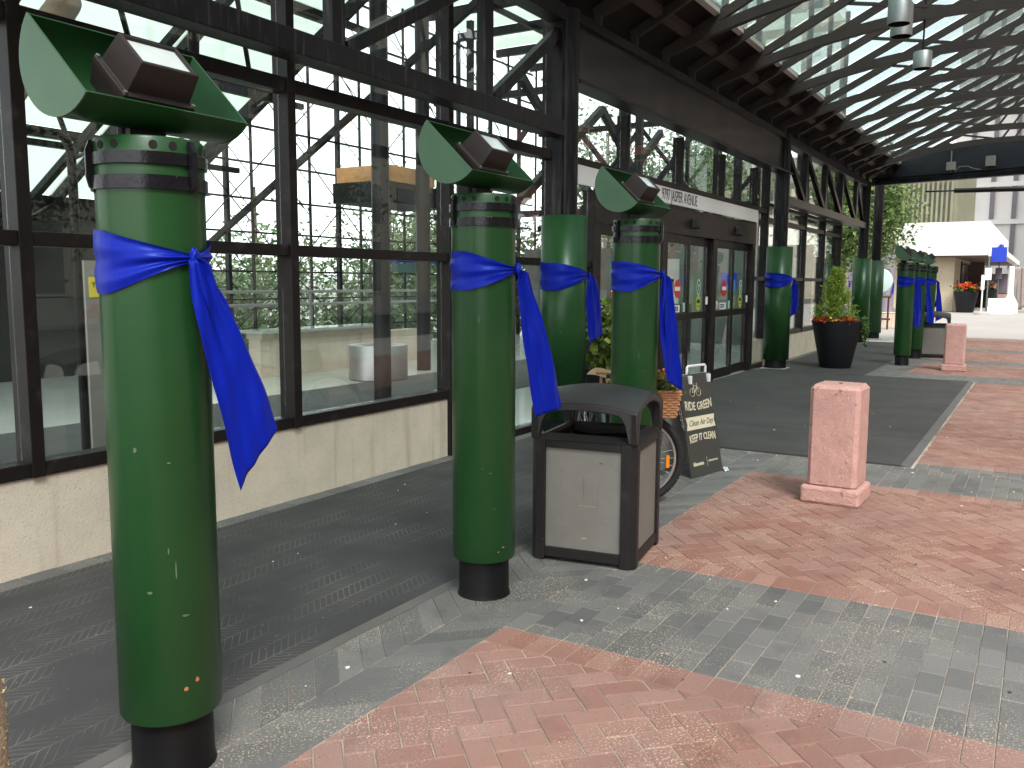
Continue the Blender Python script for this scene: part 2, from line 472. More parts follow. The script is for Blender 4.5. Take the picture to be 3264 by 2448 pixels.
# ------------------------------------------------------------------ mesh helpers
class MB:
    def __init__(s):
        s.v, s.f, s.sm = [], [], []

    def add(s, vs, fs, smooth=False, M=None):
        o = len(s.v)
        if M is not None:
            vs = [tuple(M @ Vector(p)) for p in vs]
        s.v += [tuple(p) for p in vs]
        s.f += [tuple(i + o for i in f) for f in fs]
        s.sm += [smooth] * len(fs)
        return s

    def box(s, x0, x1, y0, y1, z0, z1, M=None):
        return s.add([(x0, y0, z0), (x1, y0, z0), (x1, y1, z0), (x0, y1, z0), (x0, y0, z1), (x1, y0, z1), (x1, y1, z1), (x0, y1, z1)],
                     [(0, 3, 2, 1), (4, 5, 6, 7), (0, 1, 5, 4), (1, 2, 6, 5), (2, 3, 7, 6), (3, 0, 4, 7)], False, M)

    def prism(s, poly, z0, z1, M=None):
        n = len(poly)
        return s.add([(x, y, z0) for x, y in poly] + [(x, y, z1) for x, y in poly],
                     [tuple(range(n - 1, -1, -1)), tuple(range(n, 2 * n))] + [(i, (i + 1) % n, n + (i + 1) % n, n + i) for i in range(n)], False, M)

    def bar(s, p0, p1, w, h, up=(0, 0, 1)):
        """rectangular section w (sideways) by h (along up) from p0 to p1"""
        p0, p1 = Vector(p0), Vector(p1)
        d = (p1 - p0).normalized()
        u = Vector(up)
        sd = d.cross(u).normalized()
        u = sd.cross(d).normalized()
        q = []
        for p in (p0, p1):
            for a, b in ((-1, -1), (1, -1), (1, 1), (-1, 1)):
                q.append(p + sd * a * w / 2 + u * b * h / 2)
        return s.add(q, [(3, 2, 1, 0), (4, 5, 6, 7), (0, 1, 5, 4), (1, 2, 6, 5), (2, 3, 7, 6), (3, 0, 4, 7)])

    def tube(s, pts, r, n=8, closed=False, caps=True):
        pts = [Vector(p) for p in pts]
        N = len(pts)
        rr = r if isinstance(r, (list, tuple)) else [r] * N
        ref = None
        vs = []
        for i, p in enumerate(pts):
            a = pts[(i - 1) % N] if (closed or i > 0) else pts[i]
            b = pts[(i + 1) % N] if (closed or i < N - 1) else pts[i]
            d = (b - a).normalized()
            if ref is None:
                ref = Vector((0, 0, 1)) if abs(d.z) < 0.9 else Vector((1, 0, 0))
            ref = (ref - d * ref.dot(d))
            if ref.length < 1e-4:
                ref = d.orthogonal()
            ref.normalize()
            w = d.cross(ref)
            for k in range(n):
                an = 2 * PI * k / n
                vs.append(p + (ref * math.cos(an) + w * math.sin(an)) * rr[i])
        fs = []
        for i in range(N if closed else N - 1):
            j = (i + 1) % N
            for k in range(n):
                k2 = (k + 1) % n
                fs.append((i * n + k, i * n + k2, j * n + k2, j * n + k))
        s.add(vs, fs, True)
        if caps and not closed:
            o = len(s.v) - N * n
            s.f.append(tuple(o + k for k in range(n - 1, -1, -1)))
            s.f.append(tuple(o + (N - 1) * n + k for k in range(n)))
            s.sm += [False, False]
        return s

    def lathe(s, prof, n=32, c=(0, 0, 0), M=None):
        vs, fs = [], []
        for r, z in prof:
            for k in range(n):
                a = 2 * PI * k / n
                vs.append((c[0] + r * math.cos(a), c[1] + r * math.sin(a), c[2] + z))
        for i in range(len(prof) - 1):
            for k in range(n):
                k2 = (k + 1) % n
                fs.append((i * n + k, i * n + k2, (i + 1) * n + k2, (i + 1) * n + k))
        s.add(vs, fs, True, M)
        return s

    def disc(s, r, z, n=32, c=(0, 0, 0), flip=False, M=None):
        vs = [(c[0] + r * math.cos(2 * PI * k / n), c[1] + r * math.sin(2 * PI * k / n), c[2] + z) for k in range(n)]
        return s.add(vs, [tuple(range(n))[::-1] if flip else tuple(range(n))], False, M)

    def grid(s, fn, nu, nv, smooth=True):
        vs = [fn(i / nu, j / nv) for i in range(nu + 1) for j in range(nv + 1)]
        fs = [(i * (nv + 1) + j, (i + 1) * (nv + 1) + j, (i + 1) * (nv + 1) + j + 1, i * (nv + 1) + j + 1) for i in range(nu) for j in range(nv)]
        return s.add(vs, fs, smooth)

    def mesh(s, name, mat, sharp=35):
        me = bpy.data.meshes.new(name)
        me.from_pydata(s.v, [], s.f)
        me.polygons.foreach_set('use_smooth', s.sm)
        me.materials.append(mat)
        me.update()
        if any(s.sm):
            me.set_sharp_from_angle(angle=math.radians(sharp))
        return me

    def build(s, name, mat, parent=None, loc=None, rz=0.0, bevel=0.0, solid=0.0, sharp=35):
        o = bpy.data.objects.new(name, s.mesh(name, mat, sharp))
        C.objects.link(o)
        o.parent = parent
        if loc is not None:
            o.location = loc
        if rz:
            o.rotation_euler.z = rz
        if solid:
            k = o.modifiers.new('thickness', 'SOLIDIFY')
            k.thickness = solid
            k.offset = 0
        if bevel:
            k = o.modifiers.new('bevel', 'BEVEL')
            k.width = bevel
            k.segments = 2
            k.limit_method = 'ANGLE'
            k.angle_limit = math.radians(40)
        return o


def tag(o, label=None, cat=None, group=None, kind=None):
    if label:
        o['label'] = label
    if cat:
        o['category'] = cat
    if group:
        o['group'] = group
    if kind:
        o['kind'] = kind
    return o


def thing(name, label, cat, loc=(0, 0, 0), rz=0.0, group=None):
    o = bpy.data.objects.new(name, None)
    C.objects.link(o)
    o.location = loc
    o.rotation_euler = (0, 0, rz)
    o.empty_display_size = 0.2
    return tag(o, label, cat, group)


def copy_tree(o, parent=None):
    c = o.copy()
    C.objects.link(c)
    c.parent = parent
    for ch in list(o.children):
        copy_tree(ch, c)
    return c


def dup(root, label, loc, rz=0.0):
    c = copy_tree(root)
    c.location = loc
    c.rotation_euler = (0, 0, rz)
    c['label'] = label
    return c


def part(name, mat, parent, *boxes, bevel=0.0):
    m = MB()
    for b in boxes:
        m.box(*b)
    return m.build(name, mat, parent, bevel=bevel)


def text(name, string, size, mat, parent, M, sx=1.0, shear=0.0, warp=None, extrude=0.001, align='LEFT', bold=0.0):
    cu = bpy.data.curves.new(name, 'FONT')
    cu.body = string
    cu.size = size
    cu.shear = shear
    cu.align_x = align
    cu.extrude = extrude
    cu.offset = bold
    cu.resolution_u = 3
    tmp = bpy.data.objects.new(name + '_tmp', cu)
    me = bpy.data.meshes.new_from_object(tmp)
    bpy.data.objects.remove(tmp)
    bpy.data.curves.remove(cu)
    for v in me.vertices:
        v.co.x *= sx
        if warp:
            v.co.y = warp(v.co.x, v.co.y)
    me.materials.clear()
    me.materials.append(mat)
    me.name = name
    o = bpy.data.objects.new(name, me)
    C.objects.link(o)
    o.parent = parent
    o.matrix_local = M
    return o


def in_view(x, y, z=0.0, margin=0.03):
    d = Vector((x, y, z)) - EYE
    w = d.dot(FWD)
    if w < 0.2:
        return False
    return abs(d.dot(RIGHT) / w) < 0.583 + margin and abs(d.dot(DOWN) / w) < 0.437 + margin


def leaves(name, mat, parent, pts, size, rnd, aspect=0.55, droop=0.0, loc=None, spread=1.0):
    """many small folded leaf faces; pts Nx3, rnd N in 0..1 drives the leaf's own colour"""
    pts = np.asarray(pts, float)
    n = len(pts)
    d = NP.normal(size=(n, 3))
    d[:, 2] = d[:, 2] * 0.6 * spread - droop
    d /= np.linalg.norm(d, axis=1)[:, None]
    e = NP.normal(size=(n, 3))
    e -= d * np.sum(e * d, axis=1)[:, None]
    e /= np.linalg.norm(e, axis=1)[:, None]
    nn = np.cross(d, e)
    sz = (size * (0.6 + 0.8 * NP.rand(n)))[:, None]
    a = pts
    tip = pts + d * sz
    mid = pts + d * sz * 0.45
    l_ = mid + e * sz * aspect * 0.5 + nn * sz * 0.12
    r_ = mid - e * sz * aspect * 0.5 + nn * sz * 0.12
    v = np.stack([a, l_, tip, r_], axis=1).reshape(-1, 3)
    me = bpy.data.meshes.new(name)
    me.vertices.add(4 * n)
    me.vertices.foreach_set('co', v.ravel())
    tri = np.array([[0, 2, 1], [0, 3, 2]])
    idx = (np.arange(n)[:, None, None] * 4 + tri[None]).reshape(-1)
    me.loops.add(len(idx))
    me.loops.foreach_set('vertex_index', idx)
    me.polygons.add(2 * n)
    me.polygons.foreach_set('loop_start', np.arange(2 * n) * 3)
    me.update(calc_edges=True)
    at = me.attributes.new('rnd', 'FLOAT', 'POINT')
    at.data.foreach_set('value', np.repeat(np.asarray(rnd, float), 4))
    me.materials.append(mat)
    o = bpy.data.objects.new(name, me)
    C.objects.link(o)
    o.parent = parent
    if loc is not None:
        o.location = loc
    return o


def clump_points(n, centre, radii, clumps=14, tight=0.35):
    """points gathered in clumps within an ellipsoid, leaving gaps between"""
    centre, radii = np.array(centre), np.array(radii)
    cs = NP.normal(size=(clumps, 3))
    cs /= np.linalg.norm(cs, axis=1)[:, None]
    cs *= (NP.rand(clumps) ** 0.4)[:, None] * 0.8
    which = NP.randint(0, clumps, n)
    p = NP.normal(size=(n, 3)) * tight * (0.6 + 0.8 * NP.rand(clumps))[which][:, None] * 0.6 + cs[which]
    shade = np.clip(0.45 + 0.3 * NP.normal(size=n) + 0.25 * (NP.rand(clumps)[which] - 0.5), 0, 1)
    return centre + p * radii, shade


# ------------------------------------------------------------------ ground, streets and paving
def ground_sheet():
    xs = [-900, -300, -120, -60, -30, -15, -5, 0, 10, 20, 30, 45, 60, 90, 140, 250, 500, 1200]
    ys = [-900, -300, -120, -60, -30, -16, -3, 5, 13.6, 16, 19, 24, 32, 45, 80, 160, 400, 1200]
    m = MB()
    vs = []
    for x in xs:
        for y in ys:
            z = -0.02
            if y > 13.7 and x < 60:
                z = -0.02 - min(7.0, (y - 13.6) * 0.35)
            vs.append((x, y, z))
    n = len(ys)
    m.add(vs, [(i * n + j, (i + 1) * n + j, (i + 1) * n + j + 1, i * n + j + 1) for i in range(len(xs) - 1) for j in range(n - 1)], True)
    return tag(m.build('ground', plaza_m), 'pale concrete ground stretching away past the canopy', kind='structure')


ground_sheet()
tag(part('road', asphalt_m, None, (-300, 300, -17.0, -6.5, -0.06, -0.008)), 'dark asphalt street running along the plaza', kind='structure')
tag(part('far_pavement', conc2_m, None, (-300, 300, -22.0, -17.0, -0.06, 0.12)), 'raised concrete pavement across the street', kind='structure')
tag(part('river_bank', bank_m, None, (-60, 60, 13.9, 14.4, -3, -0.3)), 'grassy bank falling away behind the glass hall', kind='structure')

PX0, PX1, PY0, PY1 = -2.6, 28.0, -2.7, 2.42
paving = part('paving', bed_m, None, (PX0, PX1, PY0, PY1, -0.06, -0.0045), (PX0, 7.78, 4.20, 4.36, -0.06, -0.0045), (15.2, 24.0, 4.20, 4.36, -0.06, -0.0045))
tag(paving, 'brick paving of red herringbone fields crossed by grey bands', kind='structure')
W = 0.0945


def clip_poly(poly, x0, x1, y0, y1):
    for ax, lim, sgn in ((0, x0, 1), (0, x1, -1), (1, y0, 1), (1, y1, -1)):
        out = []
        for i in range(len(poly)):
            a, b = poly[i], poly[(i + 1) % len(poly)]
            ia, ib = (a[ax] - lim) * sgn >= 0, (b[ax] - lim) * sgn >= 0
            if ia:
                out.append(a)
            if ia != ib:
                t = (lim - a[ax]) / (b[ax] - a[ax])
                out.append((a[0] + (b[0] - a[0]) * t, a[1] + (b[1] - a[1]) * t))
        poly = out
        if len(poly) < 3:
            return []
    return poly


def area(p):
    return 0.5 * sum(p[i][0] * p[(i + 1) % len(p)][1] - p[(i + 1) % len(p)][0] * p[i][1] for i in range(len(p)))


PAV = {'red': [], 'grey': []}     # (polygon, whole)
MATS_RECT = (7.76, 15.27, 0.84, 4.4)


def herring(x0, x1, y0, y1, key, holes=()):
    ca = math.sqrt(0.5)
    ext = int((x1 - x0 + y1 - y0) / W) + 4
    cx, cy_ = (x0 + x1) / 2, (y0 + y1) / 2
    for i in range(-ext, ext):
        for j in range(-ext, ext):
            k = (i - j) % 4
            if k == 0:
                q = [(i, j), (i + 2, j), (i + 2, j + 1), (i, j + 1)]
            elif k == 3:
                q = [(i, j), (i + 1, j), (i + 1, j + 2), (i, j + 2)]
            else:
                continue
            q = [(cx + (a - b) * W * ca, cy_ + (a + b) * W * ca) for a, b in q]
            c = clip_poly(q, x0, x1, y0, y1)
            if c and area(c) > 0.0012:
                PAV[key].append((c, area(c) > 0.98 * 2 * W * W))


def rows(x0, x1, y0, y1, key, along='x', bond=0.5, L=2 * W, B=W):
    """running bond; bricks lie along x or y"""
    if along == 'x':
        nr = max(1, round((y1 - y0) / B))
        bw = (y1 - y0) / nr
        for r in range(nr):
            s = x0 - L * bond * (r % 2) - L * 0.0
            while s < x1:
                a, b = max(s, x0), min(s + L, x1)
                if b - a > 0.03:
                    PAV[key].append(([(a, y0 + r * bw), (b, y0 + r * bw), (b, y0 + (r + 1) * bw), (a, y0 + (r + 1) * bw)], b - a > 0.95 * L))
                s += L
    else:
        nr = max(1, round((x1 - x0) / B))
        bw = (x1 - x0) / nr
        for r in range(nr):
            s = y0 - L * bond * (r % 2)
            while s < y1:
                a, b = max(s, y0), min(s + L, y1)
                if b - a > 0.03:
                    PAV[key].append(([(x0 + r * bw, a), (x0 + (r + 1) * bw, a), (x0 + (r + 1) * bw, b), (x0 + r * bw, b)], b - a > 0.95 * L))
                s += L


def chevron(x0, x1, y0, y1, key, lean):
    h = y1 - y0
    st = W * math.sqrt(2)
    s = x0 - h
    while s < x1:
        a = s if lean > 0 else s + h
        q = [(a, y0), (a + st, y0), (a + st + lean * h, y1), (a + lean * h, y1)]
        c = clip_poly(q, x0, x1, y0, y1)
        if c and area(c) > 0.002:
            PAV[key].append((c, area(c) > 0.98 * st * h))
        s += st


chevron(PX0, 7.76, 2.18, 2.42, 'grey', 1)
chevron(PX0, 7.76, 1.94, 2.18, 'grey', -1)
chevron(15.27, 25.0, 2.18, 2.42, 'grey', 1)
chevron(15.27, 25.0, 1.94, 2.18, 'grey', -1)
rows(PX0, 7.76, 4.20, 4.36, 'grey', 'x', 0, 0.2, 0.16)
rows(15.3, 22.4, 4.20, 4.36, 'grey', 'x', 0, 0.2, 0.16)


def stripe(x0, x1, ytop, hdr=True):
    """grey band between two red header courses"""
    rows(x0, x1, PY0, ytop, 'grey', 'x', 0.5)


Y_IN = 1.94
herring(-0.2, 2.985, PY0, Y_IN, 'red')
rows(2.985, 3.165, PY0, Y_IN, 'red', 'x', 0, 0.18)
stripe(3.165, 4.30, Y_IN)
rows(4.30, 4.48, PY0, Y_IN, 'red', 'x', 0, 0.18)
herring(4.48, 6.765, PY0, Y_IN, 'red')
rows(6.765, 6.945, PY0, Y_IN, 'red', 'x', 0, 0.18)
stripe(6.945, 7.76, Y_IN)
stripe(7.76, 8.0, 0.84)
rows(8.0, 8.18, PY0, 0.84, 'red', 'x', 0, 0.18)
herring(8.18, 15.1, PY0, 0.84, 'red')
stripe(15.1, 15.27, 0.84)
stripe(15.27, 16.2, Y_IN)
herring(16.2, 18.6, PY0, Y_IN, 'red')
stripe(18.6, 19.5, Y_IN)
herring(19.5, 22.2, PY0, Y_IN, 'red')
stripe(22.2, 23.0, Y_IN)
herring(23.0, 28.0, PY0, Y_IN, 'red')


def paver_verts(poly, dz=0.0, tilt=(0, 0)):
    n = len(poly)
    cx = sum(p[0] for p in poly) / n
    cy_ = sum(p[1] for p in poly) / n

    def inset(d):
        out = []
        for x, y in poly:
            vx, vy = x - cx, y - cy_
            ln = math.hypot(vx, vy)
            k = max(0.2, 1 - d * 1.35 / max(ln, 1e-4))
            out.append((cx + vx * k, cy_ + vy * k))
        return out
    a, b = inset(0.0028), inset(0.0064)
    vs = [(x, y, -0.045) for x, y in a] + [(x, y, -0.0035 + dz) for x, y in a] + [(x, y, dz + tilt[0] * (x - cx) + tilt[1] * (y - cy_)) for x, y in b]
    fs = [(i, (i + 1) % n, n + (i + 1) % n, n + i) for i in range(n)] + [(n + i, n + (i + 1) % n, 2 * n + (i + 1) % n, 2 * n + i) for i in range(n)] + [tuple(range(2 * n, 3 * n))]
    return vs, fs


def lay_pavers():
    for key, mat in (('red', red_pav), ('grey', grey_pav)):
        items = []
        for poly, whole in PAV[key]:
            cx = sum(p[0] for p in poly) / len(poly)
            cy_ = sum(p[1] for p in poly) / len(poly)
            vis = in_view(cx, cy_, 0)
            items.append((0 if (whole and vis) else 1, math.hypot(cx, cy_), poly, cx, cy_))
        items.sort(key=lambda t: (t[0], t[1]))
        shared = {}
        singles = [t for t in items[:298] if t[0] == 0]
        rest = items[len(singles):]
        for _, _, poly, cx, cy_ in singles:
            loc = [(x - cx, y - cy_) for x, y in poly]
            sig = tuple(round(c, 3) for p in loc for c in p)
            if sig not in shared:
                vs, fs = paver_verts(loc)
                m = MB()
                m.add(vs, fs)
                shared[sig] = m.mesh(key + '_paver', mat)
            o = bpy.data.objects.new(key + '_paver', shared[sig])
            C.objects.link(o)
            o.parent = paving
            o.location = (cx, cy_, R.uniform(-0.0012, 0.0008))
            o.rotation_euler = (R.uniform(-0.006, 0.006), R.uniform(-0.006, 0.006), R.uniform(-0.006, 0.006))
        m = MB()
        rn = []
        for _, _, poly, cx, cy_ in rest:
            vs, fs = paver_verts(poly, R.uniform(-0.0015, 0.001), (R.uniform(-0.006, 0.006), R.uniform(-0.006, 0.006)))
            m.add(vs, fs)
            rn += [R.random()] * len(vs)
        me = m.mesh(key + '_paver_field', mat)
        at = me.attributes.new('rnd', 'FLOAT', 'POINT')
        at.data.foreach_set('value', rn)
        o = bpy.data.objects.new(key + '_paver_field', me)
        C.objects.link(o)
        o.parent = paving
        o['kind'] = 'stuff'


lay_pavers()


def spots():
    """flattened gum and pale litter crumbs trodden onto the paving"""
    m, w = MB(), MB()
    for i in range(150):
        x, y = R.uniform(1.6, 12), R.uniform(-0.8, 4.1)
        if 2.42 < y < 4.2 and R.random() < 0.4:
            continue
        zt = 0.0165 if (y > 2.42 or (x > 7.76 and y > 0.84)) else 0.0035
        r = R.choice((0.004, 0.005, 0.006, 0.008, 0.012))
        k = 7
        rad = [r * R.uniform(0.6, 1.3) for _ in range(k)]
        poly = [(x + rad[j] * math.cos(2 * PI * j / k), y + rad[j] * 0.8 * math.sin(2 * PI * j / k)) for j in range(k)]
        (w if R.random() < 0.55 else m).prism(poly, zt - 0.003, zt)
    tag(m.build('gum_spots', gum_m), 'dark trodden gum spots scattered over the paving', kind='stuff')
    tag(w.build('litter_crumbs', gumw_m), 'tiny white litter crumbs scattered over paving and mats', kind='stuff')


# mats ---------------------------------------------------------------
def long_mat(name, x0, x1, y0, y1, label, mat, edge=0.045, ends=(0, 0)):
    t = thing(name, label, 'mat', ((x0 + x1) / 2, (y0 + y1) / 2, 0))
    cx, cy_ = (x0 + x1) / 2, (y0 + y1) / 2
    m = MB()
    m.box(x0 - cx, x1 - cx, y0 - cy_ + edge, y1 - cy_, -0.004, 0.013)
    m.build('tread', mat, t)
    e = MB()
    a, b = x0 - cx, x1 - cx
    yy = y0 - cy_
    e.add([(a, yy, -0.003), (b, yy, -0.003), (b, yy + edge - 0.001, 0.0125), (a, yy + edge - 0.001, 0.0125), (a, yy + edge - 0.001, -0.003), (b, yy + edge - 0.001, -0.003)],
          [(0, 1, 2, 3), (1, 5, 2), (0, 3, 4), (3, 2, 5, 4)])
    e.build('bevel_edge', rubber_edge, t)
    return t


tag(part('walkway_slab', conc2_m, None, (PX0, 25.2, 2.425, 4.195, -0.06, -0.0045)), 'concrete slab under the rubber mats along the glass front', kind='structure')
long_mat('runner_mat', -2.6, 7.74, 2.42, 4.19, 'long black ribbed rubber mat between green posts and concrete sill', rubber)
long_mat('runner_mat', 15.28, 24.4, 2.42, 4.19, 'dark rubber mat under the conifer planter beyond the doors', rubber_flat)
seams = [7.78, 9.20, 10.59, 11.95, 13.45, 15.25]
ordn = ['first dark door mat, its end beside the grey brick band', 'second dark door mat on from the pink block with a plain seam each side',
        'middle dark door mat of the five laid before the glass doors', 'fourth dark door mat on from the grey brick band at the doors', 'last dark door mat, next to the column before the conifer planter']
for i in range(5):
    t = long_mat('door_mat', seams[i] + 0.004, seams[i + 1] - 0.004, 0.86, 4.30, ordn[i], rubber_flat, 0.075)
    t['group'] = 'mats before the doors'
    for ch in t.children:
        ch.location.z = 0.0006 * (i % 2)
spots()


def settle(t):
    """parts were modelled in place: shift them into the frame of their thing"""
    for ch in t.children:
        ch.location = Vector(ch.location) - Vector(t.location)
    return t


# ------------------------------------------------------------------ the glass hall
GY = 4.42          # glazing plane
hall = thing('glass_hall', 'long glass fronted hall with dark steel frames, concrete sill wall and sliding doors', 'building', (9.7, 8.7, 0))
MOD = 1.83
mull = [2.52 + MOD * k for k in range(-1, 12)]        # 0.69 ... 22.65


def pane(x0, x1, z0, z1, y=GY, name='glass_pane', mat=None, parent=None):
    m = MB()
    m.box(x0 + 0.002, x1 - 0.002, y - 0.004, y + 0.004, z0 + 0.002, z1 - 0.002)
    return m.build(name, mat or glass, parent or hall)


def mullion(x, z0, z1, w=0.07, y0=GY - 0.09, y1=GY + 0.05, name='mullion'):
    return part(name, frame_m, hall, (x - w / 2, x + w / 2, y0, y1, z0, z1), bevel=0.004)


def transom(x0, x1, z0, z1, y0=GY - 0.075, y1=GY + 0.045, name='transom', mat=None):
    return part(name, mat or frame_m, hall, (x0, x1, y0, y1, z0, z1), bevel=0.004)


# concrete sill walls
part('concrete_wall', conc_m, hall, (0.66, 6.16, 4.36, 4.56, -0.02, 0.50), bevel=0.012)
part('concrete_wall', conc_m, hall, (16.05, 22.65, 4.36, 4.56, -0.02, 0.50), bevel=0.012)
ZT = 4.7
# left windows: frame at .50-.58, transoms at 1.67-1.74 and 2.735-2.825
for k in range(4):
    x = mull[k]
    mullion(x, 0.50 if k < 3 else 0.0, ZT)
for k in range(3):
    a, b = mull[k] + 0.035, mull[k + 1] - 0.035
    transom(a, b, 0.502, 0.575)
    transom(a, b, 1.668, 1.742)
    transom(a, b, 2.735, 2.825)
    transom(a, b, 4.05, 4.12)
    for z0, z1 in ((0.575, 1.668), (1.742, 2.735), (2.825, 4.05), (4.12, ZT)):
        pane(a, b, z0, z1)
    # pale gasket line beside each mullion
    part('gasket', white_edge, hall, (a, a + 0.008, GY - 0.02, GY - 0.008, 0.58, ZT))
# full height glass between wall end and the doors
xs = [6.18, 8.0, 8.98]
for k in range(2):
    a, b = xs[k] + 0.035, xs[k + 1] - 0.05
    transom(a, b, 0.0, 0.07)
    transom(a, b, 1.668, 1.742)
    transom(a, b, 2.735, 2.825)
    for z0, z1 in ((0.07, 1.668), (1.742, 2.735), (2.825, ZT)):
        pane(a, b, z0, z1)
mullion(8.0, 0, ZT)
# door bay: header, sign, clerestory
transom(8.93, 15.27, 2.16, 2.52, GY - 0.10, GY + 0.06, 'door_header')
transom(8.04, 15.27, 2.745, 2.82, GY - 0.10, GY + 0.05)
for x in (9.81, 11.64, 13.46):
    mullion(x, 2.82, 3.46)
for a, b in ((8.04, 9.775), (9.845, 11.605), (11.675, 13.425), (13.495, 15.22), (15.30, 16.91)):
    pane(a, b, 2.82, ZT)
sign = part('sign_board', signw_m, hall, (8.04, 15.22, GY - 0.13, GY - 0.10, 2.535, 2.735))
MX = Matrix(((1, 0, 0, 10.80), (0, 0, -1, GY - 0.132), (0, 1, 0, 2.575), (0, 0, 0, 1)))
text('lettering', '9797 JASPER AVENUE', 0.205, black_print, sign, MX, 0.70)
for x in (8.98, 11.05, 13.12, 15.19):
    part('door_post', frame_m, hall, (x - 0.08, x + 0.08, GY - 0.095, GY + 0.06, 0, 2.16), bevel=0.004)
for x, z in ((12.1, 2.33), (14.15, 2.33)):
    m = MB()
    m.add([(x - 0.09, GY - 0.101, z - 0.07), (x + 0.09, GY - 0.101, z - 0.07), (x + 0.09, GY - 0.101, z + 0.08), (x - 0.09, GY - 0.101, z + 0.08),
           (x - 0.06, GY - 0.20, z - 0.06), (x + 0.06, GY - 0.20, z - 0.06), (x + 0.06, GY - 0.16, z + 0.05), (x - 0.06, GY - 0.16, z + 0.05)],
          [(0, 1, 2, 3), (7, 6, 5, 4), (4, 5, 1, 0), (5, 6, 2, 1), (6, 7, 3, 2), (7, 4, 0, 3)])
    m.build('motion_sensor', dark_m, hall, bevel=0.01)


def oval(parent, mat, x, z, w, h, dy=0.006, name='sticker', n=18):
    m = MB()
    poly = [(x + w / 2 * math.cos(2 * PI * k / n), z + h / 2 * math.sin(2 * PI * k / n)) for k in range(n)]
    m.prism(poly, 0, 0.0008, Matrix(((1, 0, 0, 0), (0, 0, 1, GY - 0.055 - dy), (0, 1, 0, 0), (0, 0, 0, 1))))
    return m.build(name, mat, parent)


def rect(parent, mat, x, z, w, h, dy=0.006, name='sticker'):
    return part(name, mat, parent, (x - w / 2, x + w / 2, GY - 0.055 - dy, GY - 0.0542 - dy, z - h / 2, z + h / 2))


for d in range(3):
    p0 = (9.06, 11.13, 13.20)[d]
    for s in range(2):
        a = p0 + s * 0.955
        b = a + 0.955
        yo = GY - 0.05 + 0.045 * s
        fr = MB()
        fr.box(a, a + 0.085, yo - 0.022, yo + 0.022, 0.012, 2.15)
        fr.box(b - 0.085, b, yo - 0.022, yo + 0.022, 0.012, 2.15)
        fr.box(a + 0.085, b - 0.085, yo - 0.021, yo + 0.021, 0.012, 0.16)
        fr.box(a + 0.085, b - 0.085, yo - 0.021, yo + 0.021, 0.98, 1.08)
        fr.box(a + 0.085, b - 0.085, yo - 0.021, yo + 0.021, 2.04, 2.15)
        dr = fr.build('door', frame_m, hall, bevel=0.003)
        pane(a + 0.085, b - 0.085, 0.16, 0.98, yo, 'door_glass', glass, dr)
        pane(a + 0.085, b - 0.085, 1.08, 2.04, yo, 'door_glass', glass, dr)
        if s == 0:
            cx = a + 0.50
            oval(dr, red_print, cx, 1.42, 0.24, 0.26)
            rect(dr, white_m, cx, 1.42, 0.20, 0.055, 0.008)
            oval(dr, white_m, a + 0.16, 1.165, 0.12, 0.13)
            oval(dr, red_print, a + 0.16, 1.165, 0.10, 0.11, 0.0075)
            oval(dr, white_m, a + 0.16, 1.165, 0.078, 0.086, 0.009)
            part('sticker', black_print, dr, (a + 0.13, a + 0.19, GY - 0.067, GY - 0.0658, 1.155, 1.168))
            rect(dr, white_m, a + 0.46, 1.145, 0.30, 0.10)
            rect(dr, black_print, a + 0.41, 1.163, 0.16, 0.022, 0.0075)
            rect(dr, black_print, a + 0.41, 1.128, 0.16, 0.022, 0.0075)
            rect(dr, black_print, a + 0.52, 1.147, 0.035, 0.06, 0.0075)
            rect(dr, mint_print, a + 0.78, 1.16, 0.07, 0.13)
        else:
            cx = a + 0.42
            oval(dr, mint_print, cx, 1.44, 0.17, 0.24)
            oval(dr, dark_m, cx, 1.44, 0.125, 0.185, 0.0075)
            m = MB()
            m.prism([(cx, 1.51), (cx - 0.045, 1.45), (cx - 0.016, 1.45), (cx - 0.016, 1.375), (cx + 0.016, 1.375), (cx + 0.016, 1.45), (cx + 0.045, 1.45)], 0, 0.0008,
                    Matrix(((1, 0, 0, 0), (0, 0, 1, GY - 0.064), (0, 1, 0, 0), (0, 0, 0, 1))))
            m.build('sticker', mint_print, dr)
            oval(dr, lime_print, cx, 1.21, 0.19, 0.24)
            rect(dr, black_print, cx, 1.235, 0.13, 0.05, 0.0075)
            rect(dr, black_print, cx, 1.165, 0.16, 0.01, 0.0075)
            rect(dr, white_m, a + 0.79, 1.24, 0.10, 0.115)
part('door_handle', galv_m, hall, (11.24, 11.27, GY - 0.145, GY - 0.12, 1.20, 1.55), (11.24, 11.27, GY - 0.145, GY - 0.072, 1.52, 1.55), (11.24, 11.27, GY - 0.145, GY - 0.072, 1.20, 1.23))
# right of the doors
mullion(15.265, 0, 3.46, 0.07, GY - 0.085, GY + 0.04)
transom(15.30, 16.03, 0.0, 0.08)
transom(15.30, 16.03, 1.55, 1.62)
transom(15.30, 16.03, 2.74, 2.82)
pane(15.30, 16.03, 0.08, 1.55)
pane(15.30, 16.03, 1.62, 2.74)
rx = [16.05, 17.15, 18.99, 20.82, 22.65]
for x in rx:
    mullion(x, 0.50, ZT)
for k in range(4):
    a, b = rx[k] + 0.035, rx[k + 1] - 0.035
    transom(a, b, 0.502, 0.575)
    transom(a, b, 1.55, 1.62)
    transom(a, b, 2.60, 2.68)
    transom(a, b, 2.88, 2.94)
    for z0, z1 in ((0.575, 1.55), (1.62, 2.60), (2.68, 2.88), (2.94, ZT)):
        pane(a, b, z0, z1)
transom(0.66, 22.7, ZT, ZT + 0.18, GY - 0.12, GY + 0.12, 'eaves_beam', steel_m)
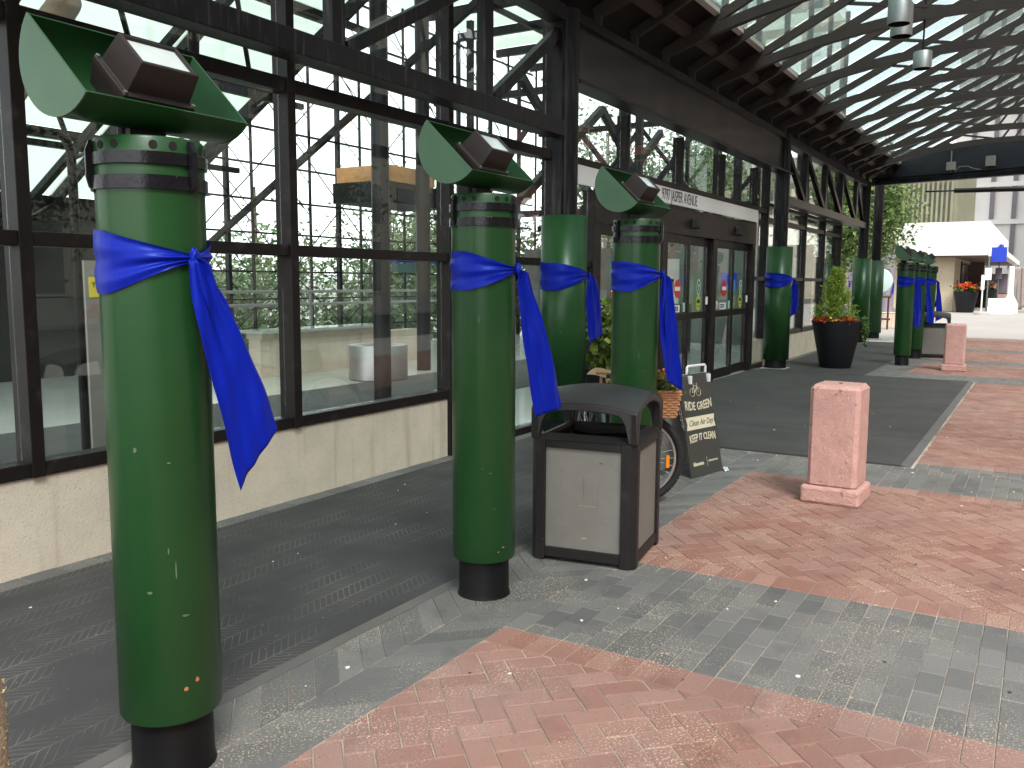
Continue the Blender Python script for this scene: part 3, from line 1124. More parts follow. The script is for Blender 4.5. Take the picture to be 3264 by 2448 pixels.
# return wall at the far end
for k in range(5):
    y = GY + 0.04 + 1.9 * k
    part('mullion', frame_m, hall, (22.6, 22.7, y, y + 0.08, 0.0, 7.6))
    if k < 4:
        part('glass_pane', glass, hall, (22.646, 22.654, y + 0.08, y + 1.9, 0.5, 7.6))
part('concrete_wall', conc_m, hall, (22.56, 22.72, 4.57, 12.9, -0.02, 0.5))
# interior floor and carpet
part('hall_floor', tile_m, hall, (0.7, 22.5, 4.57, 13.3, -0.05, 0.004))
part('carpet', carpet_m, hall, (1, 15, 6.3, 8.6, 0.004, 0.010))
# upper front glazing and the sloping space-frame roof over the left part
FW = 13.0
for x in mull:
    part('mullion', frame_m, hall, (x - 0.03, x + 0.03, GY - 0.05, GY + 0.05, ZT + 0.18, 7.9))
for k in range(12):
    part('glass_pane', glass_far, hall, (mull[k] + 0.03, mull[k + 1] - 0.03, GY - 0.004, GY + 0.004, ZT + 0.18, 7.9))


def zr(y):
    return 2.75 + (FW - y) * 0.6


SLX = [0.70 + MOD * k for k in range(6)]      # 0.70 .. 9.85
SLY = [4.7, 6.1, 7.5, 8.9, 10.3, 11.7, 13.0]
for x in SLX:
    m = MB()
    m.bar((x, SLY[0], zr(SLY[0]) - 0.06), (x, FW, zr(FW) - 0.06), 0.10, 0.16)
    m.build('roof_rafter', steel_m, hall)
    m = MB()
    m.bar((x + MOD / 2, SLY[0], zr(SLY[0]) - 0.95), (x + MOD / 2, FW, zr(FW) - 0.70), 0.09, 0.09)
    m.build('roof_lower_chord', steel_m, hall)
for y in SLY:
    m = MB()
    m.bar((SLX[0], y, zr(y) - 0.055), (SLX[-1], y, zr(y) - 0.055), 0.09, 0.14)
    m.build('roof_purlin', steel_m, hall)
    m = MB()
    m.bar((SLX[0], y + 0.7, zr(y) - 1.15), (SLX[-1], y + 0.7, zr(y) - 1.15), 0.08, 0.08)
    m.build('roof_lower_chord', steel_m, hall)
for i in range(len(SLX) - 1):
    for j in range(len(SLY) - 1):
        x, y0, y1 = SLX[i], SLY[j], SLY[j + 1]
        m = MB()
        ym = (y0 + y1) / 2
        q = Vector((x + MOD / 2, ym, zr(ym) - 0.86))
        for p in ((x, y0), (x + MOD, y1)):
            m.tube([q, (p[0], p[1], zr(p[1]) - 0.1)], 0.034, 6)
        m.build('roof_strut', steel_m, hall)
        m = MB()
        e = 0.04
        m.add([(x + e, y0 + e, zr(y0 + e)), (x + MOD - e, y0 + e, zr(y0 + e)), (x + MOD - e, y1 - e, zr(y1 - e)), (x + e, y1 - e, zr(y1 - e)),
               (x + e, y0 + e, zr(y0 + e) + 0.02), (x + MOD - e, y0 + e, zr(y0 + e) + 0.02), (x + MOD - e, y1 - e, zr(y1 - e) + 0.02), (x + e, y1 - e, zr(y1 - e) + 0.02)],
              [(0, 3, 2, 1), (4, 5, 6, 7), (0, 1, 5, 4), (1, 2, 6, 5), (2, 3, 7, 6), (3, 0, 4, 7)])
        m.build('roof_panel', frit, hall)
part('back_wall', pm('dim_back_wall', (0.028, 0.026, 0.024), 0.7, var=0.3, scale=1.0), hall, (0.7, 9.8, 13.0, 13.2, 0, 2.65))
# big rusty truss tube crossing the left part and the dark bent pipe near the glass
m = MB()
m.tube([(2.2, 5.6, 1.2), (6.2, 9.6, 4.6)], 0.16, 14)
m.build('raking_tube', rust_m, hall)
m = MB()
m.tube([(6.0, 7.2, 5.6), (8.6, 10.6, 0.0)], 0.06, 12)
m.build('raking_tube', steel_m, hall)
m = MB()
m.tube([(3.10, 5.2, 2.385), (3.24, 5.2, 2.385), (3.30, 5.2, 2.365), (3.335, 5.2, 2.30), (3.34, 5.2, 2.2), (3.34, 5.2, 0.0)], 0.028, 10)
m.tube([(3.10, 5.2, 2.385), (3.04, 5.2, 2.365), (3.005, 5.2, 2.30), (3.0, 5.2, 2.2), (3.0, 5.2, 0.0)], 0.028, 10)
m.build('bent_pipe', dark_m, hall)
# tall rear glass wall, right part: trussed posts, rails, wind rods
FX = [9.85 + 1.50 * k for k in range(9)]
for i, x in enumerate(FX):
    m = MB()
    m.box(x - 0.035, x + 0.035, FW - 0.05, FW + 0.05, 0, 7.5)
    m.build('rear_post', steel_m, hall)
    m = MB()
    m.box(x + 0.20, x + 0.235, FW - 0.45, FW - 0.40, 0, 7.5)
    for k in range(12):
        z = 0.3 + 0.62 * k
        s = 1 if k % 2 else -1
        m.tube([(x + 0.22, FW - 0.42, z), (x, FW, z + 0.62)], 0.010, 5)
    m.build('rear_post_truss', steel_m, hall)
RZ = [0.55, 1.15, 1.68, 2.42, 3.05, 3.72, 4.4, 5.1, 5.8, 6.6, 7.4]
for z in RZ:
    part('rear_rail', steel_m, hall, (FX[0], 22.6, FW - 0.03, FW + 0.03, z - 0.017, z + 0.017))
for i in range(len(FX) - 1):
    for k in range(0, 10, 2):
        z0, z1 = RZ[k], RZ[k + 2]
        m = MB()
        if (i + k // 2) % 2:
            m.tube([(FX[i], FW - 0.1, z0), (FX[i + 1], FW - 0.1, z1)], 0.013, 5)
        else:
            m.tube([(FX[i], FW - 0.1, z1), (FX[i + 1], FW - 0.1, z0)], 0.013, 5)
        m.build('wind_rod', steel_m, hall)
    part('rear_glass', glass_far, hall, (FX[i] + 0.05, FX[i + 1] - 0.05, FW - 0.004, FW + 0.004, 0.05, 7.4))
part('rear_glass', glass_far, hall, (FX[-1] + 0.05, 22.6, FW - 0.004, FW + 0.004, 0.05, 7.4))
# flat glazed roof over the right part
for x in [9.85 + MOD * k for k in range(8)]:
    part('roof_beam', steel_m, hall, (x - 0.05, x + 0.05, GY, FW + 0.1, 7.52, 7.72))
    part('roof_panel', frit, hall, (x + 0.05, x + MOD - 0.05, GY + 0.1, FW + 0.1, 7.735, 7.75))
for y in (6.5, 8.6, 10.7):
    part('roof_beam', steel_m, hall, (9.9, 22.6, y - 0.04, y + 0.04, 7.40, 7.515))
# interior columns
for x, y, r in ((12.0, 9.0, 0.12), (15.4, 8.4, 0.14), (18.8, 8.4, 0.14), (8.6, 7.1, 0.11)):
    m = MB()
    m.lathe([(r, 0.0), (r, 7.4)], 16, (x, y, 0))
    m.build('hall_column', dark_m, hall)
for x0 in (14.2, 17.6):
    m = MB()
    m.bar((x0, 8.4, 3.0), (x0 + 3.4, 8.4, 5.2), 0.12, 0.16)
    m.bar((x0, 8.4, 5.2), (x0 + 3.4, 8.4, 3.0), 0.12, 0.16)
    m.build('hall_brace', dark_m, hall)
# low balustrade wall with stone cap and handrail, timber fascia box
part('balustrade_wall', conc_m, hall, (9.6, 13.6, 10.35, 10.6, 0.0, 0.60))
part('balustrade_wall', conc_m, hall, (9.6, 12.3, 10.30, 10.65, 0.601, 0.69))
part('stone_cap', tile_m, hall, (9.5, 12.5, 10.2, 10.75, 0.692, 0.735))
for z in (1.10, 1.32):
    m = MB()
    m.tube([(9.0, 11.2, z), (16.5, 11.2, z)], 0.025, 8)
    m.build('handrail', galv_m, hall)
for x in (9.6, 11.6, 13.6, 15.6):
    part('rail_post', galv_m, hall, (x - 0.02, x + 0.02, 11.18, 11.22, 0, 1.34))
part('timber_fascia', wood_m, hall, (11.45, 12.75, 9.3, 10.4, 3.14, 3.40))
part('kiosk_panel', dark_m, hall, (11.35, 13.3, 9.35, 10.4, 2.80, 3.135))
bs = part('hanging_sign', pm('teal_sign', (0.10, 0.20, 0.18), 0.4), hall, (11.05, 12.1, 9.22, 9.26, 1.66, 1.80))
part('sign_stripe', bluesign_m, bs, (11.05, 12.9, 9.22, 9.26, 1.82, 1.94))
MS = Matrix(((1, 0, 0, 11.08), (0, 0, -1, 9.218), (0, 1, 0, 1.74), (0, 0, 0, 1)))
text('lettering', 'Meeting Level 3', 0.055, white_m, bs, MS)
MS = Matrix(((1, 0, 0, 11.08), (0, 0, -1, 9.218), (0, 1, 0, 1.675), (0, 0, 0, 1)))
text('lettering', 'Hall D', 0.055, white_m, bs, MS)
# transverse lattice frames high in the hall, added dark wall and desk near the far end
for x in (17.3, 22.3):
    for z in (2.95, 5.6):
        part('lattice_rail', steel_m, hall, (x - 0.06, x + 0.06, 4.9, 12.6, z, z + 0.14))
    for k in range(4):
        y = 5.3 + 2.1 * k
        part('lattice_post', steel_m, hall, (x - 0.055, x + 0.055, y - 0.07, y + 0.07, 2.95, 7.4))
        if k < 3:
            m = MB()
            a, b = (3.05, 5.6) if k % 2 else (5.6, 3.05)
            m.bar((x, y, a), (x, y + 2.1, b), 0.08, 0.10)
            m.build('lattice_brace', steel_m, hall)
part('added_partition', pm('grey_green_added_partition', (0.10, 0.12, 0.11), 0.5, var=0.2), hall, (21.2, 21.4, 4.7, 12.4, 0.004, 2.4))  # wall put in to darken what shows through the doors
for k in range(5):
    y = 5.0 + 1.45 * k
    part('partition_panel', pm('pale_panel', (0.42, 0.44, 0.42), 0.5) if k % 2 == 0 else bluesign_m, hall, (21.15, 21.198, y, y + (0.9 if k % 2 == 0 else 0.35), 0.9 if k % 2 == 0 else 1.3, 2.1 if k % 2 == 0 else 1.75))
part('desk', pm('desk_dark', (0.05, 0.045, 0.04), 0.4), hall, (15.5, 18.5, 6.6, 7.4, 0.004, 1.05))
settle(hall)

# stainless drum and notice inside the hall
t = thing('steel_drum', 'wide round brushed steel drum on the hall floor behind glass', 'bin', (10.5, 8.75, 0.011))
m = MB()
m.lathe([(0.43, 0.0), (0.45, 0.01), (0.45, 0.515), (0.445, 0.525), (0.31, 0.525), (0.27, 0.50), (0.26, 0.42)], 48)
m.disc(0.43, 0.001, 48, flip=True)
m.build('drum_shell', galv_m, t)
m = MB()
m.disc(0.262, 0.42, 32)
m.build('drum_opening', dark_m, t)
t = thing('notice_stand', 'grey notice stand with two yellow labels inside the glass', 'notice', (4.37, 6.5, 0.004))
part('stand_panel', greyp_m, t, (-0.15, 0.18, -0.02, 0.02, 0.0, 1.65))
lb = part('notice_label', yellow_print, t, (-0.12, 0.16, -0.025, -0.021, 1.36, 1.52), (0.0, 0.16, -0.025, -0.021, 1.22, 1.32))
text('lettering', 'YELLOW', 0.06, black_print, lb, Matrix(((1, 0, 0, -0.10), (0, 0, -1, -0.027), (0, 1, 0, 1.44), (0, 0, 0, 1))))

# ------------------------------------------------------------------ canopy over the pavement
can = thing('entrance_canopy', 'dark steel canopy with arched ribs and sloping glass roof over the pavement', 'canopy', (11.5, 1.3, 0))
CY, CZ = 4.05, 4.05          # eave beam line
RY = 0.95                    # crown of the arched ribs
MIR = 2 * RY - CY            # street-side edge, where the roof is highest
ARC0 = 10.18 - 1.842 * 6     # first arch
arcs = [ARC0 + 1.842 * k for k in range(15)]       # -0.87 .. 24.9
halfs = [a + 0.921 for a in arcs[:-1]]


def z_arc(y):
    return 4.745 - 0.0565 * (y - RY) ** 2


def z_raf(y):
    return 4.20 + (CY - y) * 0.50


for x in arcs:
    m = MB()
    pts = [CY - (CY - MIR) * k / 36 for k in range(37)]
    vs, fs = [], []
    for y in pts:
        z = z_arc(y)
        for dx, dz in ((-0.045, -0.06), (0.045, -0.06), (0.045, 0.06), (-0.045, 0.06)):
            vs.append((x + dx, y, z + dz))
    for k in range(36):
        for q in range(4):
            q2 = (q + 1) % 4
            fs.append((4 * k + q, 4 * k + q2, 4 * k + 4 + q2, 4 * k + 4 + q))
    fs += [(3, 2, 1, 0), (144, 145, 146, 147)]
    m.add(vs, fs)
    m.build('arched_rib', canopy_m, can)
    for y0, y1 in ((2.35, 1.25), (0.15, 1.05), (-1.7, -1.2)):
        m = MB()
        m.bar((x, y0, z_raf(y0) - 0.05), (x, y1, z_arc(y1) + 0.05), 0.04, 0.04, (1, 0, 0))
        m.build('web_strut', canopy_m, can)
for i, x in enumerate(sorted(arcs + halfs)):
    m = MB()
    m.bar((x, CY + 0.02, z_raf(CY + 0.02)), (x, MIR - 0.3, z_raf(MIR - 0.3)), 0.07 if x in arcs else 0.05, 0.10)
    m.build('rafter', canopy_m, can)
    m = MB()
    m.box(x - 0.03, x + 0.03, CY - 0.05, CY + 0.02, CZ + 0.002, z_raf(CY) + 0.02)
    m.build('rafter_foot', canopy_m, can)
xsr = sorted(arcs + halfs)
YG = 3.40
for a, b in zip(xsr[:-1], xsr[1:]):
    def slab(y0, y1, lift, th, name, mat, x0=a + 0.036, x1=b - 0.036):
        m = MB()
        q = []
        for dz in (0, th):
            q += [(x0, y0, z_raf(y0) + lift + dz), (x1, y0, z_raf(y0) + lift + dz), (x1, y1, z_raf(y1) + lift + dz), (x0, y1, z_raf(y1) + lift + dz)]
        m.add(q, [(0, 3, 2, 1), (4, 5, 6, 7), (0, 1, 5, 4), (1, 2, 6, 5), (2, 3, 7, 6), (3, 0, 4, 7)])
        return m.build(name, mat, can)
    slab(CY + 0.25, YG + 0.01, 0.075, 0.05, 'soffit_panel', soffit_m, a + 0.001, b - 0.001)
    slab(YG, 0.62, 0.074, 0.012, 'roof_glass', canopy_glass)
    slab(0.60, MIR - 0.25, 0.074, 0.012, 'roof_glass', canopy_glass)
    slab(YG + 0.035, YG - 0.02, 0.02, 0.05, 'glazing_sill', white_edge)
    slab(3.78, 3.70, -0.01, 0.08, 'soffit_block', timber_dark)
part('ridge_beam', canopy_m, can, (arcs[0] - 0.1, arcs[-1] + 0.1, MIR - 0.10, MIR + 0.10, z_raf(MIR) - 0.34, z_raf(MIR) - 0.085))
# eave beams
part('eave_beam', steel_m, can, (-3.0, 7.50, CY - 0.09, CY + 0.09, 3.91, CZ), bevel=0.006)
part('eave_beam', steel_m, can, (7.78, 15.58, CY - 0.09, CY + 0.09, 3.99, CZ), bevel=0.006)
part('eave_beam', steel_m, can, (15.86, 23.75, CY - 0.09, CY + 0.09, 3.91, CZ), bevel=0.006)
part('eave_beam', steel_m, can, (-3.0, 25.4, MIR - 0.09, MIR + 0.09, 3.85, CZ), bevel=0.006)
# solid fascia over the doors
part('fascia_panel', pm('fascia_black', (0.010, 0.0095, 0.0095), 0.27, spec=0.25, var=0.25, scale=1.2, dirt=((0.055, 0.05, 0.045), 2.4, 0.55, 0.9)), can, (7.76, 15.60, CY - 0.05, CY + 0.05, 3.43, 3.988))
part('fascia_ledge', steel_m, can, (7.74, 16.0, CY - 0.13, CY + 0.10, 3.395, 3.428), bevel=0.004)
part('fascia_lip', steel_m, can, (7.76, 15.60, CY - 0.10, CY - 0.05, 3.955, 3.988))
# left open truss
part('truss_chord', steel_m, can, (-3.0, 7.50, CY - 0.09, CY + 0.09, 2.865, 3.01), bevel=0.008)
part('truss_chord_flange', steel_m, can, (-3.0, 7.50, CY - 0.02, CY + 0.02, 3.011, 3.03))
for k in range(-3, 3):
    x = 4.46 + 1.80 * k
    m = MB()
    if x < 7.2:
        m.box(x - 0.06, x + 0.06, CY - 0.045, CY + 0.045, 3.012, 3.908)
        m.build('truss_vertical', steel_m, can, bevel=0.006)
        m = MB()
        m.bar((x + 0.10, CY, 3.02), (min(x + 1.72, 7.62), CY, 3.90), 0.08, 0.095)
        m.build('truss_diagonal', steel_m, can, bevel=0.006)
# right open truss
part('truss_chord', steel_m, can, (15.86, 23.75, CY - 0.09, CY + 0.09, 2.88, 3.03), bevel=0.008)
for k in range(5):
    x = 17.45 + 1.72 * k
    if x < 24.5:
        m = MB()
        if x < 23.6:
            m.box(x - 0.065, x + 0.065, CY - 0.045, CY + 0.045, 3.032, 3.908)
            m.build('truss_vertical', steel_m, can)
        m = MB()
        m.bar((max(x - 1.62, 15.9), CY, 3.90), (min(x - 0.06, 23.7), CY, 3.04), 0.08, 0.10)
        m.build('truss_diagonal', steel_m, can)


def column(x, y, top, jacket=True, seam=True):
    m = MB()
    m.lathe([(0.125, 0.0), (0.125, top)], 24, (x, y, 0))
    m.box(x + 0.11, x + 0.17, y - 0.05, y + 0.05, 0.16, top)
    m.box(x - 0.17, x - 0.11, y - 0.05, y + 0.05, 0.16, top)
    c = m.build('column', steel_m, can)
    m = MB()
    m.lathe([(0.185, 0.0), (0.185, 0.165)], 28, (x, y, 0))
    m.disc(0.185, 0.165, 28, (x, y, 0))
    m.build('column_base', dark_m, c)
    part('base_plate', conc2_m, c, (x - 0.21, x + 0.21, y - 0.21, y + 0.21, -0.01, 0.016))
    if jacket:
        m = MB()
        a0, a1 = math.radians(-40), math.radians(302)
        n = 44
        for r in (0.222, 0.215):
            pass

        def jk(u, v):
            a = a0 + (a1 - a0) * u
            return (x + 0.22 * math.cos(a), y + 0.22 * math.sin(a), 0.165 + 1.97 * v)
        m.grid(jk, n, 1)
        m.build('green_jacket', green_m, c, solid=0.008)
        m = MB()

        def jk2(u, v):
            a = math.radians(-54) + math.radians(11) * u
            return (x + 0.216 * math.cos(a), y + 0.216 * math.sin(a), 0.165 + 1.96 * v)
        m.grid(jk2, 4, 1)
        m.build('jacket_strip', green_m, c, solid=0.006)
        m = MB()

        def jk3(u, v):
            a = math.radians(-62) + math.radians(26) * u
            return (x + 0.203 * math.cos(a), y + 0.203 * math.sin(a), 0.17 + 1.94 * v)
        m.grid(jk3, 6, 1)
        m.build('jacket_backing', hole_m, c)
    return c


for x in (-0.45, 7.64, 15.72, 23.85):
    column(x, 4.03, 4.04)
column(25.9, 4.03, 4.3)
for x in (-0.45, 7.64, 15.72, 23.85):
    column(x, MIR, 7.0)
# end portal, slightly skewed to the canopy
ang = math.radians(-16)
PM = Matrix.Translation((24.98, 3.95, 0)) @ Matrix.Rotation(-ang * -1, 4, 'Z')


def pbox(name, mat, b, bevel=0.0, parent=None):
    m = MB()
    m.box(*b, M=PM)
    return m.build(name, mat, parent or can, bevel=bevel)


pw = pbox('portal_wall', pm('portal_black', (0.018, 0.018, 0.024), 0.45, var=0.3), (0.0, 0.08, -6.6, 0.05, 4.17, 4.90))
pbox('portal_beam', steel_m, (-0.10, 0.12, -6.7, 0.12, 4.05, 4.168), 0.02)
pbox('portal_rail', dark_m, (-0.13, -0.05, -6.6, 0.02, 4.19, 4.235), 0.015)
for y0, z0, w, h in ((-1.85, 4.28, 0.20, 0.20), (-2.75, 4.30, 0.20, 0.24)):
    pbox('junction_box', greyp_m, (-0.10, -0.001, y0 - w / 2, y0 + w / 2, z0, z0 + h), 0.008, pw)
m = MB()
m.tube([PM @ Vector(p) for p in ((-0.06, -1.95, 4.24), (-0.06, -2.05, 4.35), (-0.06, -2.25, 4.34), (-0.06, -2.4, 4.27), (-0.06, -2.55, 4.24))], 0.012, 6)
m.tube([PM @ Vector(p) for p in ((-0.06, -1.85, 4.24), (-0.06, -1.85, 4.75))], 0.015, 6)
m.build('conduit', galv_m, pw)
settle(can)

# rolled shutter tube hanging from the portal
t = thing('hanging_tube', 'thin black tube hung on hooks below the end of the canopy', 'tube', (25.6, 1.5, 3.86))
m = MB()
m.tube([(-0.6, 1.30, -0.01), (-0.4, 0.65, 0.0)], 0.022, 8)
m.tube([(-0.4, 0.65, 0.0), (0.9, -3.6, 0.03)], 0.06, 12)
m.build('tube_body', dark_m, t)
m = MB()
m.tube([(-0.53, 1.06, 0.0), (-0.53, 1.06, 0.10), (-0.53, 1.09, 0.15), (-0.53, 1.06, 0.22)], 0.012, 6)
m.tube([(0.88, -3.5, 0.05), (0.88, -3.5, 0.20)], 0.012, 6)
m.build('hook', galv_m, t)

# pendant lights
for i, (x, y, z0, lab) in enumerate(((9.62, 1.40, 4.03, 'brushed metal cylinder lamp hung highest up between two canopy ribs'),
                                    (10.22, 1.46, 4.06, 'brushed metal cylinder lamp half hidden behind an arched rib and the lamp before it'),
                                    (12.02, 1.46, 4.10, 'short looking metal cylinder lamp behind the third arched rib'))):
    t = thing('pendant_lamp', lab, 'lamp', (x, y, z0), 0, 'cylinder lamps under the canopy')
    m = MB()
    lh = 0.33 if i < 2 else 0.20
    m.lathe([(0.098, 0.0), (0.107, 0.0), (0.107, lh - 0.01), (0.10, lh), (0.03, lh + 0.002)], 32)
    m.disc(0.031, lh + 0.002, 12)
    m.build('lamp_body', galv_m, t)
    m = MB()
    m.lathe([(0.098, 0.0), (0.095, 0.06), (0.06, 0.10), (0.01, 0.11)], 32)
    m.build('reflector', dark_m, t)
    m = MB()
    m.tube([(0, 0, lh), (0, 0, z_arc(y) + 0.75 - z0)], 0.012, 6)
    m.build('stem', dark_m, t)


# ------------------------------------------------------------------ green vent bollards with light troughs
def make_bollard(label, loc):
    t = thing('light_bollard', label, 'bollard', loc, 0, 'green light bollards along the pavement')
    m = MB()
    m.lathe([(0.128, 0.0), (0.122, 0.02), (0.120, 0.205)], 36)
    m.build('base', pm('base_black', (0.005, 0.005, 0.0055), 0.5, spec=0.22, var=0.3, scale=14, bump=0.2, bscale=40, speck=((0.25, 0.07, 0.03), 16, 0.76, 0.78)), t)
    m = MB()
    m.lathe([(0.118, 0.193), (0.146, 0.188), (0.150, 0.196), (0.150, 1.745)], 56)
    m.build('pipe', green_m, t)
    m = MB()
    m.lathe([(0.151, 1.744), (0.151, 1.890), (0.147, 1.896), (0.140, 1.896), (0.138, 1.86), (0.0, 1.86)], 56)
    cr = m.build('collar', green_m, t)
    for k in range(18):
        if k % 6 == 0:
            continue
        a = math.radians(277 + 20 * k - 60)
        m = MB()
        Mh = Matrix.Rotation(a, 4, 'Z') @ Matrix.Translation((0.1495, 0, 1.872)) @ Matrix.Rotation(PI / 2, 4, 'Y')
        m.disc(0.0095, 0.003, 14, M=Mh)
        m.lathe([(0.0095, 0.003), (0.0115, 0.0032), (0.0115, 0.0)], 14, M=Mh)
        m.build('vent_hole', hole_m, cr)
    for z0, z1 in ((1.820, 1.853), (1.752, 1.790)):
        m = MB()
        m.lathe([(0.151, z0), (0.159, z0), (0.159, z1), (0.151, z1)], 56)
        m.build('steel_band', band_m, t)
    for a in (157, 277, 37):
        m = MB()
        Ma = Matrix.Rotation(math.radians(a), 4, 'Z')
        m.add([(0.152, -0.008, 1.745), (0.165, -0.008, 1.76), (0.172, -0.008, 1.79), (0.172, -0.008, 1.86), (0.162, -0.008, 1.888), (0.152, -0.008, 1.888),
               (0.152, 0.008, 1.745), (0.165, 0.008, 1.76), (0.172, 0.008, 1.79), (0.172, 0.008, 1.86), (0.162, 0.008, 1.888), (0.152, 0.008, 1.888)],
              [(5, 4, 3, 2, 1, 0), (6, 7, 8, 9, 10, 11)] + [(i, (i + 1) % 6, 6 + (i + 1) % 6, 6 + i) for i in range(6)], False, Ma)
        m.build('clamp_lug', band_m, t)
    # trough: half cylinder lying along x, opening tilted up and towards the street
    cz, r, hl = 2.094, 0.165, 0.263
    u = Vector((0, 0.722, 0.692))          # chord direction, up and back
    nrm = Vector((0, 0.692, -0.722))       # outwards from the opening
    cen = Vector((0, 0.003, cz))
    m = MB()
    n = 26

    def shell(rr):
        return [cen + (u * math.cos(PI * k / n) + nrm * math.sin(PI * k / n)) * rr for k in range(n + 1)]
    o_, i_ = shell(r), shell(r - 0.006)
    vs = []
    for x in (-hl, hl):
        vs += [(x, p.y, p.z) for p in o_] + [(x, p.y, p.z) for p in i_]
    N = n + 1
    fs = []
    for k in range(n):
        fs.append((k, k + 1, 2 * N + k + 1, 2 * N + k))
        fs.append((N + k + 1, N + k, 3 * N + k, 3 * N + k + 1))
    fs += [(0, 2 * N, 3 * N, N), (n, N + n, 3 * N + n, 2 * N + n)]
    m.add(vs, fs, True)
    tr = m.build('trough', green_m, t, sharp=50)
    for s in (-1, 1):
        m = MB()
        vs = []
        for x in (s * hl - 0.003, s * hl + 0.003):
            vs += [(x + s * 0.003, p.y, p.z) for p in shell(r + 0.002)]
        fs = [tuple(range(N)), tuple(range(2 * N - 1, N - 1, -1))] + [(k, N + k, N + k + 1, k + 1) for k in range(n)] + [(n, 2 * N - 1, N, 0)]
        m.add(vs, fs)
        m.build('end_plate', green_sky_sheen, tr)
    m = MB()
    m.tube([(-0.05, 0.04, 1.86), (-0.05, 0.04, 1.96)], 0.02, 10)
    m.tube([(0.05, 0.04, 1.86), (0.05, 0.04, 1.96)], 0.02, 10)
    m.box(-0.06, 0.06, 0.0, 0.09, 1.90, 1.945)
    m.build('trough_bracket', dark_m, t)
    # floodlight: body, flange, lens; local axes x, u (back-up), -n (out of the opening)
    ML = Matrix(((1, 0, 0, 0.0), (0, u.y, -nrm.y, cen.y - u.y * 0.022), (0, u.z, -nrm.z, cen.z - u.z * 0.022), (0, 0, 0, 1)))
    m = MB()

    def fr(x, y0, y1, z, ):
        return [(-x, y0, z), (x, y0, z), (x, y1, z), (-x, y1, z)]
    q = fr(0.105, -0.075, 0.075, -0.10) + fr(0.118, -0.088, 0.088, -0.035) + fr(0.118, -0.088, 0.088, -0.02) + fr(0.104, -0.074, 0.074, -0.018) + fr(0.096, -0.066, 0.066, 0.075) + fr(0.086, -0.056, 0.056, 0.077) + fr(0.083, -0.053, 0.053, 0.066)
    fs = [(3, 2, 1, 0)]
    for k in range(6):
        for i in range(4):
            j = (i + 1) % 4
            fs.append((4 * k + i, 4 * k + j, 4 * k + 4 + j, 4 * k + 4 + i))
    m.add(q, fs, False, ML)
    fl = m.build('floodlight', bronze_m, t, bevel=0.003)
    m = MB()
    m.add(fr(0.083, -0.053, 0.053, 0.064) + fr(0.083, -0.053, 0.053, 0.0665), [(3, 2, 1, 0), (4, 5, 6, 7), (0, 1, 5, 4), (1, 2, 6, 5), (2, 3, 7, 6), (3, 0, 4, 7)], False, ML)
    m.build('lens', lens_m, fl)
    m = MB()
    for x in (-0.112, 0.112):
        for y in (-0.08, 0.08):
            m.lathe([(0.006, -0.02), (0.006, -0.012), (0.001, -0.011)], 8, M=ML @ Matrix.Translation((x, y, 0)))
    m.build('screw', galv_m, fl)
    return t


B_X = [1.686, 3.473, 5.251, 17.75, 19.55, 21.4]
B_LAB = ['green light bollard whose trough shows a pale grey end plate, beside the concrete sill', 'green light bollard next to the taupe litter bin with the ribbon hanging over it',
         'green light bollard with a bicycle leaning against it', 'first far green light bollard, just past the dark planter with conifer',
         'middle one of the three far green light bollards', 'far green light bollard standing behind the distant litter bin']
b0 = make_bollard(B_LAB[0], (B_X[0], 2.25, 0))
bolls = [b0]
for x, lb in zip(B_X[1:], B_LAB[1:]):
    bolls.append(dup(b0, lb, (x, 2.25 if x < 10 else 2.22, 0)))
chip_m = pm('rust_chip', (0.38, 0.13, 0.055), 0.8, var=0.3, scale=60)
scuff_m = pm('pale_scuff', (0.075, 0.115, 0.075), 0.6, var=0.3, scale=60)


def chips(b, spots):
    for a, z, w, h, mt in spots:
        m = MB()
        k = 7
        th = math.radians(a)
        vs = []
        for rr in (0.1508, 0.1514):
            for j in range(k):
                q = 2 * PI * j / k
                f = R.uniform(0.6, 1.2)
                an = th + w * f * math.cos(q) / 0.15
                vs.append((rr * math.cos(an), rr * math.sin(an), z + h * f * math.sin(q)))
        m.add(vs, [tuple(range(k, 2 * k))] + [(j, (j + 1) % k, k + (j + 1) % k, k + j) for j in range(k)])
        m.build('paint_chip', mt, b)


chips(b0, [(262, 0.315, 0.006, 0.009, chip_m), (249, 0.295, 0.006, 0.007, chip_m), (252, 0.52, 0.014, 0.004, scuff_m), (243, 0.66, 0.002, 0.03, scuff_m), (205, 1.02, 0.006, 0.008, scuff_m), (236, 0.72, 0.002, 0.012, scuff_m), (215, 0.60, 0.009, 0.005, scuff_m), (240, 0.98, 0.006, 0.002, scuff_m)])
chips(bolls[1], [(250, 0.26, 0.008, 0.003, chip_m), (240, 0.24, 0.004, 0.003, chip_m), (205, 1.33, 0.002, 0.02, scuff_m), (225, 0.62, 0.01, 0.002, scuff_m), (232, 0.45, 0.012, 0.002, scuff_m)])
chips(bolls[2], [(215, 1.05, 0.002, 0.03, scuff_m), (228, 0.95, 0.008, 0.002, scuff_m), (240, 1.25, 0.005, 0.003, scuff_m)])
rv = random.Random(3)
for o in bolls[1:]:
    o.rotation_euler = (rv.uniform(-0.006, 0.006), rv.uniform(-0.006, 0.006), rv.uniform(-0.02, 0.02))


